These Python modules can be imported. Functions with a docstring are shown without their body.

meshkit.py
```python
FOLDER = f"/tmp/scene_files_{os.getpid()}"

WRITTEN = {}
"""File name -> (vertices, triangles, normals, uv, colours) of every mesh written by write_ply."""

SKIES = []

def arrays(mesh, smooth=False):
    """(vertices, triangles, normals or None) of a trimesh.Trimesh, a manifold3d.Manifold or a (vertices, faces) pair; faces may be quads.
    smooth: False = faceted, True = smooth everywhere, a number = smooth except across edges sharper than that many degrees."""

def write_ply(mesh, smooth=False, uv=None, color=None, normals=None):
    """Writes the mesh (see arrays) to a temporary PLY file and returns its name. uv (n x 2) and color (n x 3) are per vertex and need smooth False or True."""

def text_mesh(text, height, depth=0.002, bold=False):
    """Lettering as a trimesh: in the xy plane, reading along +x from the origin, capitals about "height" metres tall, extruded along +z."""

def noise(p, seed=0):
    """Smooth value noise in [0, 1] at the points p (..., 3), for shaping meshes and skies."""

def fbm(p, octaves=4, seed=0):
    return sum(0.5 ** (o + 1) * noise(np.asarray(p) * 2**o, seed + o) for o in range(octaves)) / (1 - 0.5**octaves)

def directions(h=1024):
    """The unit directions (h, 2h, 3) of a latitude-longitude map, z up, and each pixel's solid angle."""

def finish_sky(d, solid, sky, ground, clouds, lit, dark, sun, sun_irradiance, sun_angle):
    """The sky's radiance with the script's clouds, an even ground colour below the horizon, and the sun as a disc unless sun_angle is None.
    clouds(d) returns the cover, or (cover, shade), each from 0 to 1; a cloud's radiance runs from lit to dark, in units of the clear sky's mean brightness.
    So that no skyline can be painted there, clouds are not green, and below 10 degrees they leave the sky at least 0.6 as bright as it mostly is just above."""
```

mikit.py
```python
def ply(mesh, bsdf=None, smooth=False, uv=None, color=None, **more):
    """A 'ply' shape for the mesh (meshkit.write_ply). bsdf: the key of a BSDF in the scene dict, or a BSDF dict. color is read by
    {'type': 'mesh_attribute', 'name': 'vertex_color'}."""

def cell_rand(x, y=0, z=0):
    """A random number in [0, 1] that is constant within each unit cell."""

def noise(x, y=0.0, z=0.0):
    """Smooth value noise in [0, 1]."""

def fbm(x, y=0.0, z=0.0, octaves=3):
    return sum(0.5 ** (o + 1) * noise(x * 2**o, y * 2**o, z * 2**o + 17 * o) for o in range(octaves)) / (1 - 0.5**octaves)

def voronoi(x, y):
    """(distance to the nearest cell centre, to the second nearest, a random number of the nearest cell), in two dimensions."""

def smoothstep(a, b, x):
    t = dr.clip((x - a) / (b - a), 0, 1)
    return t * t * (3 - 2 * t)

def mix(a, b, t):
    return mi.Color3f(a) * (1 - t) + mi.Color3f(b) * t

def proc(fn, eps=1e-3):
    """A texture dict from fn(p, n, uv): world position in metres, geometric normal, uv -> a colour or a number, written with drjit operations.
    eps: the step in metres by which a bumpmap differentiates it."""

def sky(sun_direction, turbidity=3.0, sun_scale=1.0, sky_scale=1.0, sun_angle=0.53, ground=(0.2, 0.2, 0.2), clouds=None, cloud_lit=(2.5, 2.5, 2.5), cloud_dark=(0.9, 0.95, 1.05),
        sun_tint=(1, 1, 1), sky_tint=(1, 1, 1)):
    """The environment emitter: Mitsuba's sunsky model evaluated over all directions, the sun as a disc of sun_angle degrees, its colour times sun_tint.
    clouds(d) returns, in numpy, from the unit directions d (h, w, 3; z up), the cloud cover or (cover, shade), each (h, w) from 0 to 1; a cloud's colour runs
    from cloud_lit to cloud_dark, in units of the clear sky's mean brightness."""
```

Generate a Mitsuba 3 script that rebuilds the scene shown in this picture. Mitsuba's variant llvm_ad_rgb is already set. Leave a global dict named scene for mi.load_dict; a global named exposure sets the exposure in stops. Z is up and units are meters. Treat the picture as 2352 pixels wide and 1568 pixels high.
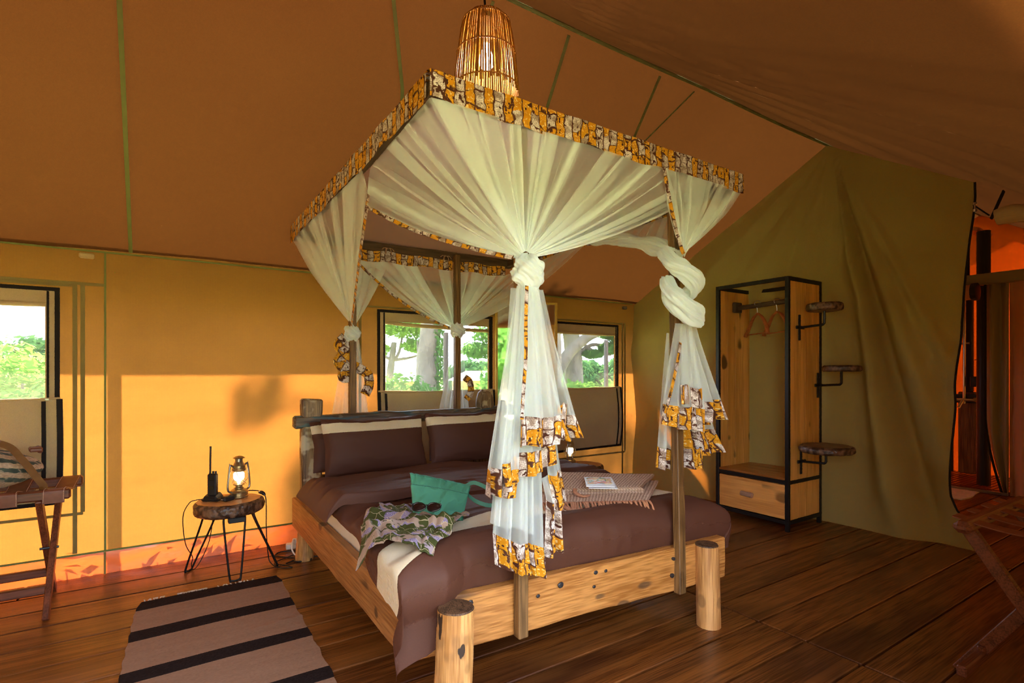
import math, numpy as np, trimesh, drjit as dr, mitsuba as mi, mikit, meshkit
from mikit import noise, fbm, voronoi, cell_rand, smoothstep, mix, proc
from manifold3d import Manifold
from shapely.geometry import Polygon

scene, labels = {}, {}

# ------------------------------------------------------------------ camera, sky, sun, exposure
exposure = 3.55
EYE = 1.35
RIGHT = np.array([.8375, -.5465, 0]); FWD = np.array([.5465, .8375, 0])
scene['camera'] = {'type': 'perspective', 'fov': 2 * math.degrees(math.atan(1176 / 1213)), 'fov_axis': 'x', 'near_clip': .05, 'far_clip': 500,
                   'principal_point_offset_y': -71 / 1568,
                   'to_world': mi.ScalarTransform4f().look_at(origin=[0, 0, EYE], target=[float(FWD[0]), float(FWD[1]), EYE], up=[0, 0, 1])}
SUN = np.array([.60, 1.0, 1.23])


def cloud_cover(d):
    p = d / np.maximum(d[..., 2:3], .12)
    n = meshkit.fbm(p * .8 + 5, 4, 3)
    return np.clip(.80 + .5 * (n - .4), 0, 1), np.clip((n - .55) * 2, 0, .6)


scene['sky'] = mikit.sky(SUN, turbidity=4.0, sun_scale=4.6, sky_scale=2.3, sun_angle=1.2, ground=(.12, .14, .09), clouds=cloud_cover,
                         cloud_lit=(2.75, 3.1, 3.8), cloud_dark=(1.65, 1.86, 2.3))


# ------------------------------------------------------------------ helpers: names, meshes
def S(r, g, b):
    """sRGB 0..255 to linear."""
    return [((c / 255 + .055) / 1.055) ** 2.4 if c > 10 else c / 255 / 12.92 for c in (r, g, b)]


USED = {}


def fresh(key):
    n = USED.get(key, 0)
    USED[key] = n + 1
    return key if n == 0 else f'{key}_{n:03d}'


def thing(name, label=None, cat=None, group=None, kind=None):
    key = fresh(name)
    d = {}
    if label: d['label'] = label
    if cat: d['category'] = cat
    if group: d['group'] = group
    if kind: d['kind'] = kind
    if d: labels[key] = d
    return key


def tri(m):
    if hasattr(m, 'to_mesh'):
        k = m.to_mesh()
        return np.array(k.vert_properties[:, :3], float), np.array(k.tri_verts, int)
    if hasattr(m, 'vertices'):
        return np.array(m.vertices, float), np.array(m.faces, int)
    v, f = np.asarray(m[0], float), np.asarray(m[1], int)
    if f.shape[1] == 4:
        f = np.vstack([f[:, [0, 1, 2]], f[:, [0, 2, 3]]])
    return v, f


def J(*ms):
    vs, fs, n = [], [], 0
    for m in ms:
        v, f = tri(m)
        vs.append(v); fs.append(f + n); n += len(v)
    return np.vstack(vs), np.vstack(fs)


def part(parent, name, mesh, bsdf, smooth=False, uv=None, label=None, kind=None, **more):
    key = fresh(parent + '__' + name)
    scene[key] = mikit.ply(tri(mesh), bsdf, smooth=smooth, uv=uv, **more)
    d = {}
    if label: d['label'] = label
    if kind: d['kind'] = kind
    if d: labels[key] = d
    return key


def solo(name, mesh, bsdf, label=None, cat=None, group=None, kind=None, smooth=False, uv=None, **more):
    key = thing(name, label, cat, group, kind)
    scene[key] = mikit.ply(tri(mesh), bsdf, smooth=smooth, uv=uv, **more)
    return key


def cbox(x0, x1, y0, y1, z0, z1, b=.004):
    """A box with chamfered edges."""
    b = min(b, .45 * min(abs(x1 - x0), abs(y1 - y0), abs(z1 - z0)))
    p = []
    for i, x in enumerate((x0, x1)):
        for j, y in enumerate((y0, y1)):
            for k, z in enumerate((z0, z1)):
                sx, sy, sz = (b if i == 0 else -b), (b if j == 0 else -b), (b if k == 0 else -b)
                p += [(x, y + sy, z + sz), (x + sx, y, z + sz), (x + sx, y + sy, z)]
    m = trimesh.convex.convex_hull(np.array(p))
    return np.array(m.vertices), np.array(m.faces)


def beam(p, q, w, h, up=(0, 0, 1), b=.003):
    """A chamfered bar from p to q, w wide and h high."""
    p, q, up = (np.asarray(a, float) for a in (p, q, up))
    t = q - p; L = np.linalg.norm(t); t /= L
    s = np.cross(up, t); s /= np.linalg.norm(s); u = np.cross(t, s)
    v, f = cbox(0, L, -w / 2, w / 2, -h / 2, h / 2, b)
    return p + v[:, :1] * t + v[:, 1:2] * s + v[:, 2:] * u, f


def spline(pts, n):
    """A smooth curve through the points (Catmull-Rom)."""
    P = np.asarray(pts, float)
    if len(P) == 2:
        return P[0] + (P[1] - P[0]) * np.linspace(0, 1, n)[:, None]
    E = np.vstack([2 * P[0] - P[1], P, 2 * P[-1] - P[-2]])
    t = np.linspace(0, len(P) - 1 - 1e-9, n); i = t.astype(int); t = (t - i)[:, None]
    a, b_, c, d = E[i], E[i + 1], E[i + 2], E[i + 3]
    return .5 * ((2 * b_) + (c - a) * t + (2 * a - 5 * b_ + 4 * c - d) * t ** 2 + (3 * b_ - a - 3 * c + d) * t ** 3)


def lerp_line(pts, n):
    P = np.asarray(pts, float)
    s = np.r_[0, np.cumsum(np.linalg.norm(np.diff(P, axis=0), axis=1))]
    t = np.linspace(0, s[-1], n)
    return np.stack([np.interp(t, s, P[:, k]) for k in range(P.shape[1])], -1)


def tube(path, r, n=8, caps=True, squash=1.0):
    p = np.asarray(path, float)
    r = np.broadcast_to(np.asarray(r, float), (len(p),))
    t = np.gradient(p, axis=0); t /= np.linalg.norm(t, axis=1, keepdims=True) + 1e-12
    a = np.cross(t[0], [0, 0, 1.0] if abs(t[0][2]) < .9 else [1.0, 0, 0]); a /= np.linalg.norm(a)
    A = []
    for k in range(len(p)):
        a = a - t[k] * np.dot(a, t[k]); a /= np.linalg.norm(a) + 1e-12
        A.append(a)
    A = np.array(A); B = np.cross(t, A); g = np.arange(n) * 2 * np.pi / n
    v = (p[:, None] + r[:, None, None] * (np.cos(g)[None, :, None] * A[:, None] + squash * np.sin(g)[None, :, None] * B[:, None])).reshape(-1, 3)
    i, j = np.meshgrid(np.arange(len(p) - 1), np.arange(n), indexing='ij')
    q = np.stack([i * n + j, i * n + (j + 1) % n, (i + 1) * n + (j + 1) % n, (i + 1) * n + j], -1).reshape(-1, 4)
    f = np.vstack([q[:, [0, 1, 2]], q[:, [0, 2, 3]]])
    if caps:
        v = np.vstack([v, p[0], p[-1]]); m = len(v); k = np.arange(n); e = (len(p) - 1) * n
        f = np.vstack([f, np.stack([np.full(n, m - 2), (k + 1) % n, k], -1), np.stack([np.full(n, m - 1), e + k, e + (k + 1) % n], -1)])
    return v, f


def lathe(profile, n=24, at=(0, 0, 0)):
    """Revolves (radius, z) points about the z axis."""
    p = np.asarray(profile, float); g = np.arange(n) * 2 * np.pi / n
    v = np.stack([p[:, None, 0] * np.cos(g), p[:, None, 0] * np.sin(g), np.broadcast_to(p[:, None, 1], (len(p), n))], -1).reshape(-1, 3) + np.asarray(at)
    i, j = np.meshgrid(np.arange(len(p) - 1), np.arange(n), indexing='ij')
    q = np.stack([i * n + j, i * n + (j + 1) % n, (i + 1) * n + (j + 1) % n, (i + 1) * n + j], -1).reshape(-1, 4)
    return v, np.vstack([q[:, [0, 1, 2]], q[:, [0, 2, 3]]])


def grid(fn, nu, nv, u=(0, 1), v=(0, 1)):
    """fn(U, V) -> (nu, nv, 3); returns the mesh and its uv."""
    U, V = np.meshgrid(np.linspace(*u, nu), np.linspace(*v, nv), indexing='ij')
    P = np.asarray(fn(U, V), float).reshape(-1, 3)
    i, j = np.meshgrid(np.arange(nu - 1), np.arange(nv - 1), indexing='ij')
    q = np.stack([i * nv + j, (i + 1) * nv + j, (i + 1) * nv + j + 1, i * nv + j + 1], -1).reshape(-1, 4)
    return (P, np.vstack([q[:, [0, 1, 2]], q[:, [0, 2, 3]]])), np.stack([U, V], -1).reshape(-1, 2)


def grid_faces(nu, nv):
    i, j = np.meshgrid(np.arange(nu - 1), np.arange(nv - 1), indexing='ij')
    q = np.stack([i * nv + j, (i + 1) * nv + j, (i + 1) * nv + j + 1, i * nv + j + 1], -1).reshape(-1, 4)
    return np.vstack([q[:, [0, 1, 2]], q[:, [0, 2, 3]]])


def solid(P, nrm, th):
    """Gives a grid surface P (nu, nv, 3) the thickness th along nrm."""
    nu, nv = P.shape[:2]
    top, bot = P, P - np.asarray(nrm) * th
    f = grid_faces(nu, nv); N = nu * nv
    idx = np.arange(N).reshape(nu, nv)
    rim = np.r_[idx[:, 0], idx[-1, 1:], idx[-2::-1, -1], idx[0, -2:0:-1]]
    nx = np.roll(rim, -1)
    side = np.vstack([np.stack([rim, rim + N, nx], -1), np.stack([nx, rim + N, nx + N], -1)])
    return np.vstack([top.reshape(-1, 3), bot.reshape(-1, 3)]), np.vstack([f, f[:, ::-1] + N, side])


def fb(p, o=3, seed=0):
    return meshkit.fbm(np.asarray(p, float), o, seed) - .5


def n3(x, y, z=0.0):
    x, y, z = np.broadcast_arrays(np.asarray(x, float), y, z)
    return np.stack([x, y, z], -1)


def move(m, at=(0, 0, 0), rz=0.0, tilt=None):
    v, f = tri(m)
    if tilt is not None:
        ax, ang = tilt; R = trimesh.transformations.rotation_matrix(ang, ax)[:3, :3]; v = v @ R.T
    c, s = math.cos(rz), math.sin(rz)
    v = v @ np.array([[c, s, 0], [-s, c, 0], [0, 0, 1]])
    return v + np.asarray(at), f


# ------------------------------------------------------------------ materials
def tex(c):
    return proc(c) if callable(c) else {'type': 'rgb', 'value': list(map(float, c))}


def mat(name, color, rough=.7, spec=.3, metal=0.0, bump=None, bscale=.001, eps=1e-3, two=True, **more):
    b = {'type': 'principled', 'base_color': tex(color), 'roughness': proc(rough) if callable(rough) else float(rough), 'specular': float(spec), 'metallic': float(metal), **more}
    if bump is not None:
        b = {'type': 'bumpmap', 'arbitrary': proc(bump, eps), 'scale': float(bscale), 'bsdf': b}
    scene[name] = {'type': 'twosided', 'bsdf': b} if two else b
    return name


def cloth(name, reflect, through, share=.5, rough=.9):
    """Thin translucent cloth: what it reflects and what it lets through."""
    scene[name] = {'type': 'blendbsdf', 'weight': float(share),
                   'a': {'type': 'twosided', 'bsdf': {'type': 'diffuse', 'reflectance': tex(reflect)}},
                   'b': {'type': 'principledthin', 'base_color': tex(through), 'roughness': rough, 'diff_trans': 2.0, 'eta': 1.05, 'spec_trans': 0.0}}
    return name


def gauze(name, color, opacity, through=1.0):
    scene[name] = {'type': 'mask', 'opacity': proc(opacity) if callable(opacity) else float(opacity),
                   'bsdf': {'type': 'principledthin', 'base_color': tex(color), 'roughness': 1.0, 'diff_trans': float(through), 'eta': 1.05}}
    return name


def wood_fn(c1, c2, axis=0, s=1.0, knots=0.0, knot_color=None, streak=.45):
    c1, c2 = list(c1), list(c2); kc = list(knot_color) if knot_color is not None else [x * .3 for x in c1]

    def fn(p, n, uv):
        q = [p.x, p.y, p.z]
        a, b, c = q[axis], q[(axis + 1) % 3], q[(axis + 2) % 3]
        w = fbm(a * 1.3 * s, b * 5 * s, c * 5 * s + 3)
        g = fbm((b + .10 * w) * 22 * s, (c + .10 * w) * 22 * s, a * 1.1 * s, 3)
        f = noise(b * 190 * s, c * 190 * s, a * 7 * s)
        col = mix(c1, c2, smoothstep(.25, .75, g * (1 - streak) + streak * f))
        if knots:
            k = noise(a * 7 * s + 3, b * 14 * s, c * 14 * s)
            col = mix(col, kc, knots * smoothstep(.80, .88, k))
        return col
    return fn


# floor boards: uv.x runs along the board in metres, uv.y across it, each board with its own offset
def floor_fn(p, n, uv):
    x, y = uv.x, uv.y
    tone = cell_rand(dr.floor(y / 10.0), 3)
    w = fbm(x * .9, y * 5.0)
    g = fbm(x * 1.2, (y + .05 * w) * 30.0, 0.0, 3)
    f = noise(x * 9.0, y * 240.0)
    t = smoothstep(.22, .78, .62 * g + .38 * f)
    col = mix(S(92, 48, 20), S(150, 86, 36), t)
    col = mix(col, S(70, 34, 16), .75 * smoothstep(.45, .8, fbm(x * 1.1 + 7, y * 3.2)))
    col = mix(col, S(150, 96, 50), .5 * smoothstep(.55, .8, fbm(x * .8 + 31, y * 2.4 + 5)))
    scr = smoothstep(.965, .985, noise(x * 2.5 + y * 31, y * 90.0 - x * 8))
    col = mix(col, S(120, 95, 75), .35 * scr)
    return col * (.54 + .22 * tone)


mat('m_plank', floor_fn, rough=lambda p, n, uv: .26 + .22 * fbm(uv.x * 3, uv.y * 8), spec=.45,
    bump=lambda p, n, uv: .5 * fbm(uv.x * 2.0, uv.y * 26.0) + .5 * noise(uv.x * 8, uv.y * 180), bscale=.0006)
mat('m_underfloor', S(10, 6, 4), .95, .05)


def weave(p, a, b):
    return .86 + .14 * noise(a * 420, b * 420)


def ripstop(a, b):
    """Fine reinforcing threads, a grid of about 16 mm."""
    la = smoothstep(.80, .95, dr.abs(2 * (a / .0165 - dr.floor(a / .0165)) - 1))
    lb = smoothstep(.88, .97, dr.abs(2 * (b / .0165 - dr.floor(b / .0165)) - 1))
    return 1 - .16 * la - .07 * lb


def wall_r(p, n, uv):
    return mix(S(136, 96, 50), S(146, 102, 54), fbm(p.x * 3, p.z * 3, p.y * 3)) * weave(p, p.x, p.z)


def wall_t(p, n, uv):
    k = .90 + .2 * fbm(p.x * 1.5, p.z * 6.0, 2.0) + .06 * noise(p.x * 6, p.z * 90)
    return mi.Color3f(.86, .33, .065) * (k * ripstop(p.x, p.z))


cloth('m_canvas_wall', wall_r, wall_t, .082)


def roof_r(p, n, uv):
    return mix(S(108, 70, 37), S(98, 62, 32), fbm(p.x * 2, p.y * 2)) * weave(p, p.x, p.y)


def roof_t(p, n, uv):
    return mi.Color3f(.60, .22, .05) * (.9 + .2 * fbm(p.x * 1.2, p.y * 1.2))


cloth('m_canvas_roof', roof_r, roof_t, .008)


def part_r(p, n, uv):
    return mix(S(166, 152, 90), S(156, 142, 82), fbm(p.y * 2.2, p.z * 2.2)) * weave(p, p.y, p.z)


cloth('m_canvas_partition', part_r, S(200, 120, 40), .12)
mat('m_flap', lambda p, n, uv: mix(S(192, 166, 122), S(182, 156, 112), fbm(p.x * 4, p.z * 4)) * weave(p, p.x, p.z), .95, .1)
mat('m_band', lambda p, n, uv: mi.Color3f(S(138, 120, 70)) * weave(p, p.x, p.z), .95, .1)
mat('m_seam', S(118, 124, 70), .9, .15)
mat('m_tape', lambda p, n, uv: mi.Color3f(S(34, 30, 28)) * (.7 + .6 * noise(p.x * 900, p.z * 900, p.y * 900)), .9, .2)
scene['m_pvc'] = {'type': 'blendbsdf', 'weight': .11,
                  'a': {'type': 'twosided', 'bsdf': {'type': 'principled', 'base_color': tex(S(200, 96, 60)), 'roughness': .22, 'specular': .7}},
                  'b': {'type': 'principledthin', 'base_color': tex([1.0, .17, .03]), 'roughness': .4, 'diff_trans': 2.0, 'eta': 1.05}}
gauze('m_screen', S(120, 120, 115), .30, .6)
cloth('m_canvas_red', lambda p, n, uv: mi.Color3f(S(120, 50, 26)) * (.8 + .4 * fbm(p.y * 3, p.z * 3)), lambda p, n, uv: mi.Color3f(1.0, .09, .004) * (.75 + .5 * fbm(p.y * 2.5, p.z * 2.5)), .035)

# bed
mat('m_bed_x', wood_fn(S(150, 92, 40), S(196, 136, 72), 0, 1, .7, S(60, 48, 40)), .5, .35)
mat('m_bed_y', wood_fn(S(132, 84, 42), S(170, 118, 66), 1, 1, .8, S(70, 48, 34)), .5, .35)


def log_fn(p, n, uv):
    c = wood_fn(S(168, 112, 58), S(214, 160, 98), 2, 1.0, .0)(p, n, uv)
    s = fbm(p.x * 22, p.y * 22, p.z * 9)
    c = mix(c, S(140, 96, 56), .5 * smoothstep(.58, .74, s))
    return mix(c, S(44, 34, 30), .95 * smoothstep(.66, .70, fbm(p.x * 30 + 4, p.y * 30, p.z * 10 + 2)))


mat('m_log', log_fn, .38, .45)
mat('m_log_plain', wood_fn(S(158, 104, 54), S(206, 152, 92), 2, 1.0, .5, S(110, 72, 44)), .38, .45)
mat('m_log_top', wood_fn(S(60, 42, 30), S(110, 78, 52), 2, 2), .6, .3)
mat('m_post', wood_fn(S(80, 55, 30), S(132, 96, 56), 2, 1.0, .3), .5, .35)
mat('m_post_x', wood_fn(S(62, 44, 30), S(92, 68, 48), 0, 1.0, .3), .55, .3)
mat('m_post_y', wood_fn(S(70, 52, 36), S(100, 76, 52), 1, 1.0, .3), .55, .3)


def old_fn(p, n, uv):
    c = wood_fn(S(66, 48, 34), S(120, 98, 74), 0, 1.0, .4)(p, n, uv)
    k = fbm(p.x * 9, p.y * 14, p.z * 20)
    c = mix(c, S(66, 96, 100), .85 * smoothstep(.52, .64, k))
    return mix(c, S(150, 138, 112), .5 * smoothstep(.66, .78, fbm(p.x * 14 + 7, p.y * 20, p.z * 30)))


mat('m_headboard', old_fn, .45, .4)
mat('m_oldpost', lambda p, n, uv: mix(wood_fn(S(84, 62, 44), S(150, 122, 88), 2, 1.2, .5)(p, n, uv), S(196, 184, 156), .75 * smoothstep(.5, .64, fbm(p.x * 16, p.y * 16, p.z * 12))), .5, .35)
mat('m_bolt', S(70, 74, 76), .35, .5, .9)
mat('m_washer', S(170, 172, 170), .3, .5, .9)
mat('m_tar', S(44, 42, 44), .35, .5)


def linen(c, k=.10):
    c = list(c)

    def fn(p, n, uv):
        return mi.Color3f(c) * (1 - k + 2 * k * noise(p.x * 500, p.y * 500, p.z * 500))
    return fn


mat('m_duvet', linen(S(84, 50, 37)), .62, .25, sheen=.25)
mat('m_duvet_cream', linen(S(206, 188, 158), .05), .7, .2)
mat('m_sheet', linen(S(214, 200, 180), .04), .85, .15)
mat('m_pillow', linen(S(78, 45, 33)), .62, .25, sheen=.25)


def throw_fn(p, n, uv):
    z = uv.x / .018 + .5 * dr.abs(2 * (uv.y / .010 - dr.floor(uv.y / .010)) - 1)
    t = smoothstep(.35, .65, dr.abs(2 * (z - dr.floor(z)) - 1))
    return mix(S(140, 108, 88), S(202, 172, 148), t)


mat('m_throw', throw_fn, .95, .1)
mat('m_tassel', linen(S(178, 124, 94), .25), .95, .1)


def print_fn(p, n, uv):
    """An abstract splash of orange, yellow, red and green brush strokes on white card."""
    x, y = uv.x, uv.y
    w = fbm(x * 4, y * 16)
    inside = smoothstep(.03, .10, x + .1 * (w - .5)) * smoothstep(.03, .10, 1 - x + .1 * (w - .5)) * smoothstep(.14, .2, y) * smoothstep(.04, .1, 1 - y)
    c = mix(S(214, 140, 60), S(196, 90, 50), smoothstep(.4, .6, fbm(x * 3 + 4, y * 14)))
    c = mix(c, S(226, 196, 110), smoothstep(.5, .6, fbm(x * 5, y * 20 + 9)))
    c = mix(c, S(190, 60, 60), smoothstep(.55, .62, fbm(x * 9, y * 9 + 2)) * smoothstep(.5, .4, y))
    c = mix(c, S(70, 90, 50), smoothstep(.60, .66, fbm(x * 11 + 3, y * 12)))
    return mix(S(232, 232, 236), c, inside * smoothstep(.30, .42, fbm(x * 6, y * 30 + 1)))


mat('m_card', print_fn, .3, .4)
mat('m_paper', S(225, 225, 228), .5, .3)
mat('m_teal', lambda p, n, uv: mix(S(72, 140, 114), S(82, 150, 124), fbm(p.x * 12, p.y * 12, p.z * 12)), .5, .3, sheen=.3)
mat('m_teal_dark', S(66, 116, 98), .55, .3)


def camo_fn(p, n, uv):
    x, y = uv.x, uv.y
    wx, wy = x + .03 * fbm(x * 20, y * 20), y + .03 * fbm(x * 20 + 9, y * 20)
    d1, d2, which = voronoi(wx * 17, wy * 26)
    blot = smoothstep(.475, .515, fbm(wx * 15, wy * 26, 3.0))
    ring = smoothstep(.3, .7, .5 + .5 * dr.sin(d1 * 46))
    c = mix(S(156, 132, 116), S(160, 146, 168), smoothstep(.35, .6, which))
    c = mix(c, S(108, 94, 128), ring * smoothstep(.45, .55, which))
    c = mix(c, S(62, 66, 30), blot)
    return mix(c, S(190, 172, 140), .7 * smoothstep(.06, .03, d2 - d1))


mat('m_scarf', camo_fn, .75, .25)
mat('m_lens', S(30, 12, 10), .06, .45, clearcoat=.25, clearcoat_gloss=.95)
mat('m_black_gloss', S(14, 14, 15), .12, .6)
mat('m_black', S(26, 26, 28), .45, .4)
mat('m_black_steel', S(24, 24, 26), .4, .5, .3)
mat('m_cable', S(26, 24, 24), .5, .4)
mat('m_white_plastic', S(222, 222, 216), .4, .4)


# printed wax cloth: uv.x along the strip and uv.y across it, in metres
def batik_fn(p, n, uv):
    x, y = uv.x, uv.y
    wob = fbm(x * 28, y * 28, 2.0)
    cx = x / .046 + .55 * (wob - .5)
    col = dr.floor(cx)
    fx = cx - col
    ry = y / .062 + cell_rand(col, 5) + .7 * (fbm(x * 20 + 3, y * 30) - .5)
    row = dr.floor(ry)
    fy = ry - row
    r = cell_rand(col, row, 9)
    odd = col - 2 * dr.floor(col / 2)
    yellow = dr.select(r < .14, 1 - odd, odd)
    gap = dr.maximum(smoothstep(.40, .47, dr.abs(fx - .5) + .12 * (fbm(x * 60, y * 25) - .5)), smoothstep(.40, .47, dr.abs(fy - .5) + .2 * (fbm(x * 50, y * 50 + 4) - .5)) * dr.select(cell_rand(col, row, 4) > .35, 1.0, .0))
    d1, d2, wh = voronoi(x * 150 + 3 * wob, y * 110)
    crack = smoothstep(.16, .05, d2 - d1)
    white = mix(mix(S(216, 204, 196), S(160, 138, 122), smoothstep(.35, .7, fbm(x * 45, y * 45 + 8))), S(82, 52, 40), .75 * crack)
    gold = mix(S(206, 142, 24), S(180, 114, 18), fbm(x * 60, y * 60))
    gold = mix(gold, S(240, 220, 150), .6 * smoothstep(.74, .80, noise(x * 210, y * 210)))
    c = mix(white, gold, yellow)
    c = mix(c, S(76, 42, 28), gap)
    return mix(c, S(70, 38, 26), smoothstep(.66, .72, fbm(x * 70 + 5, y * 55)))


mat('m_batik', batik_fn, .75, .2)
NETC = S(234, 243, 240)
gauze('m_net_fan', NETC, lambda p, n, uv: .15 + .60 * dr.square(uv.y) * uv.y + .10 * noise(uv.x * 110, 3.0) + .42 * smoothstep(.66, .88, noise(uv.x * 200, 7.0)), .35)
gauze('m_net', NETC, .36, .5)
gauze('m_net_roof', S(196, 180, 176), .60, 1.0)
scene['m_net_knot'] = {'type': 'principledthin', 'base_color': tex(NETC), 'roughness': 1.0, 'diff_trans': .7, 'eta': 1.05}

# furniture and small things
mat('m_ward_z', wood_fn(S(186, 124, 50), S(220, 158, 76), 2, .8, .85, S(70, 38, 18), .3), .4, .4)
mat('m_ward_y', wood_fn(S(202, 130, 62), S(228, 162, 88), 1, .8, .7, S(90, 48, 24), .3), .4, .4)
mat('m_ward_base', wood_fn(S(120, 66, 28), S(156, 92, 44), 1, .8), .25, .5)
mat('m_branch', wood_fn(S(50, 36, 26), S(84, 60, 42), 1, 2), .7, .3)
mat('m_slice_top', lambda p, n, uv: mix(S(176, 118, 66), S(206, 150, 92), fbm(p.x * 20, p.y * 20, p.z * 20)), .35, .4)
mat('m_shelf_top', lambda p, n, uv: mix(S(84, 56, 40), S(112, 78, 56), fbm(p.x * 20, p.y * 20, p.z * 20)), .4, .4)


def bark_fn(p, n, uv):
    f = fbm(p.x * 40, p.y * 40, p.z * 24)
    return mix(S(52, 32, 22), S(112, 80, 58), smoothstep(.35, .72, f))


mat('m_bark', bark_fn, .42, .5, bump=lambda p, n, uv: fbm(p.x * 50, p.y * 50, p.z * 30), bscale=.012)
mat('m_hanger', wood_fn(S(140, 70, 32), S(176, 96, 48), 1, 3), .3, .5)
mat('m_chrome', S(200, 200, 204), .15, .5, 1.0)
mat('m_brass', lambda p, n, uv: mix(S(150, 132, 96), S(176, 158, 120), fbm(p.x * 60, p.y * 60, p.z * 60)), .28, .5, .85)
mat('m_steel_tube', S(150, 150, 152), .25, .5, .9)
scene['m_glass'] = {'type': 'thindielectric', 'int_ior': 1.45}
mat('m_terracotta', wood_fn(S(150, 110, 86), S(176, 136, 110), 1, 3), .5, .3)
mat('m_rack', wood_fn(S(78, 38, 22), S(116, 60, 36), 2, 1.2), .38, .45)
mat('m_rack_x', wood_fn(S(74, 36, 22), S(108, 56, 34), 0, 1.2), .38, .45)
mat('m_leather', lambda p, n, uv: mix(S(92, 46, 28), S(118, 64, 42), fbm(p.x * 25, p.y * 25, p.z * 25)), .42, .4)
mat('m_stitch', S(176, 140, 116), .8, .2)
mat('m_strap', lambda p, n, uv: mix(S(96, 62, 32), S(118, 80, 44), fbm(p.x * 25, p.y * 25, p.z * 25)), .75, .15)


def bag_fn(p, n, uv):
    """Basket weave: bands of pale and dark green straw; uv.y is the height, uv.x runs around."""
    y = uv.y + .06 * dr.sin(uv.x * 5.0) + .012 * (noise(uv.x * 60, uv.y * 60) - .5)
    b = y / .085
    k = b - dr.floor(b)
    dark = smoothstep(.55, .6, k)
    st = noise(uv.x * 70 + uv.y * 30, uv.y * 20)
    pale = mix(S(150, 122, 96), S(188, 160, 132), noise(uv.x * 120, uv.y * 150))
    green = mix(S(52, 58, 50), S(84, 92, 80), st)
    return mix(pale, mix(green, pale, .5 * smoothstep(.68, .8, st)), dark)


mat('m_basket', bag_fn, .85, .2, bump=lambda p, n, uv: noise(uv.x * 120, uv.y * 150), bscale=.004)


def rug_fn(p, n, uv):
    w = noise(p.x * 120, p.y * 380)
    d = uv.x
    pale = mix(S(128, 94, 72), S(152, 116, 92), .6 * w + .4 * fbm(p.x * 4, p.y * 40))
    return pale


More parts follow.
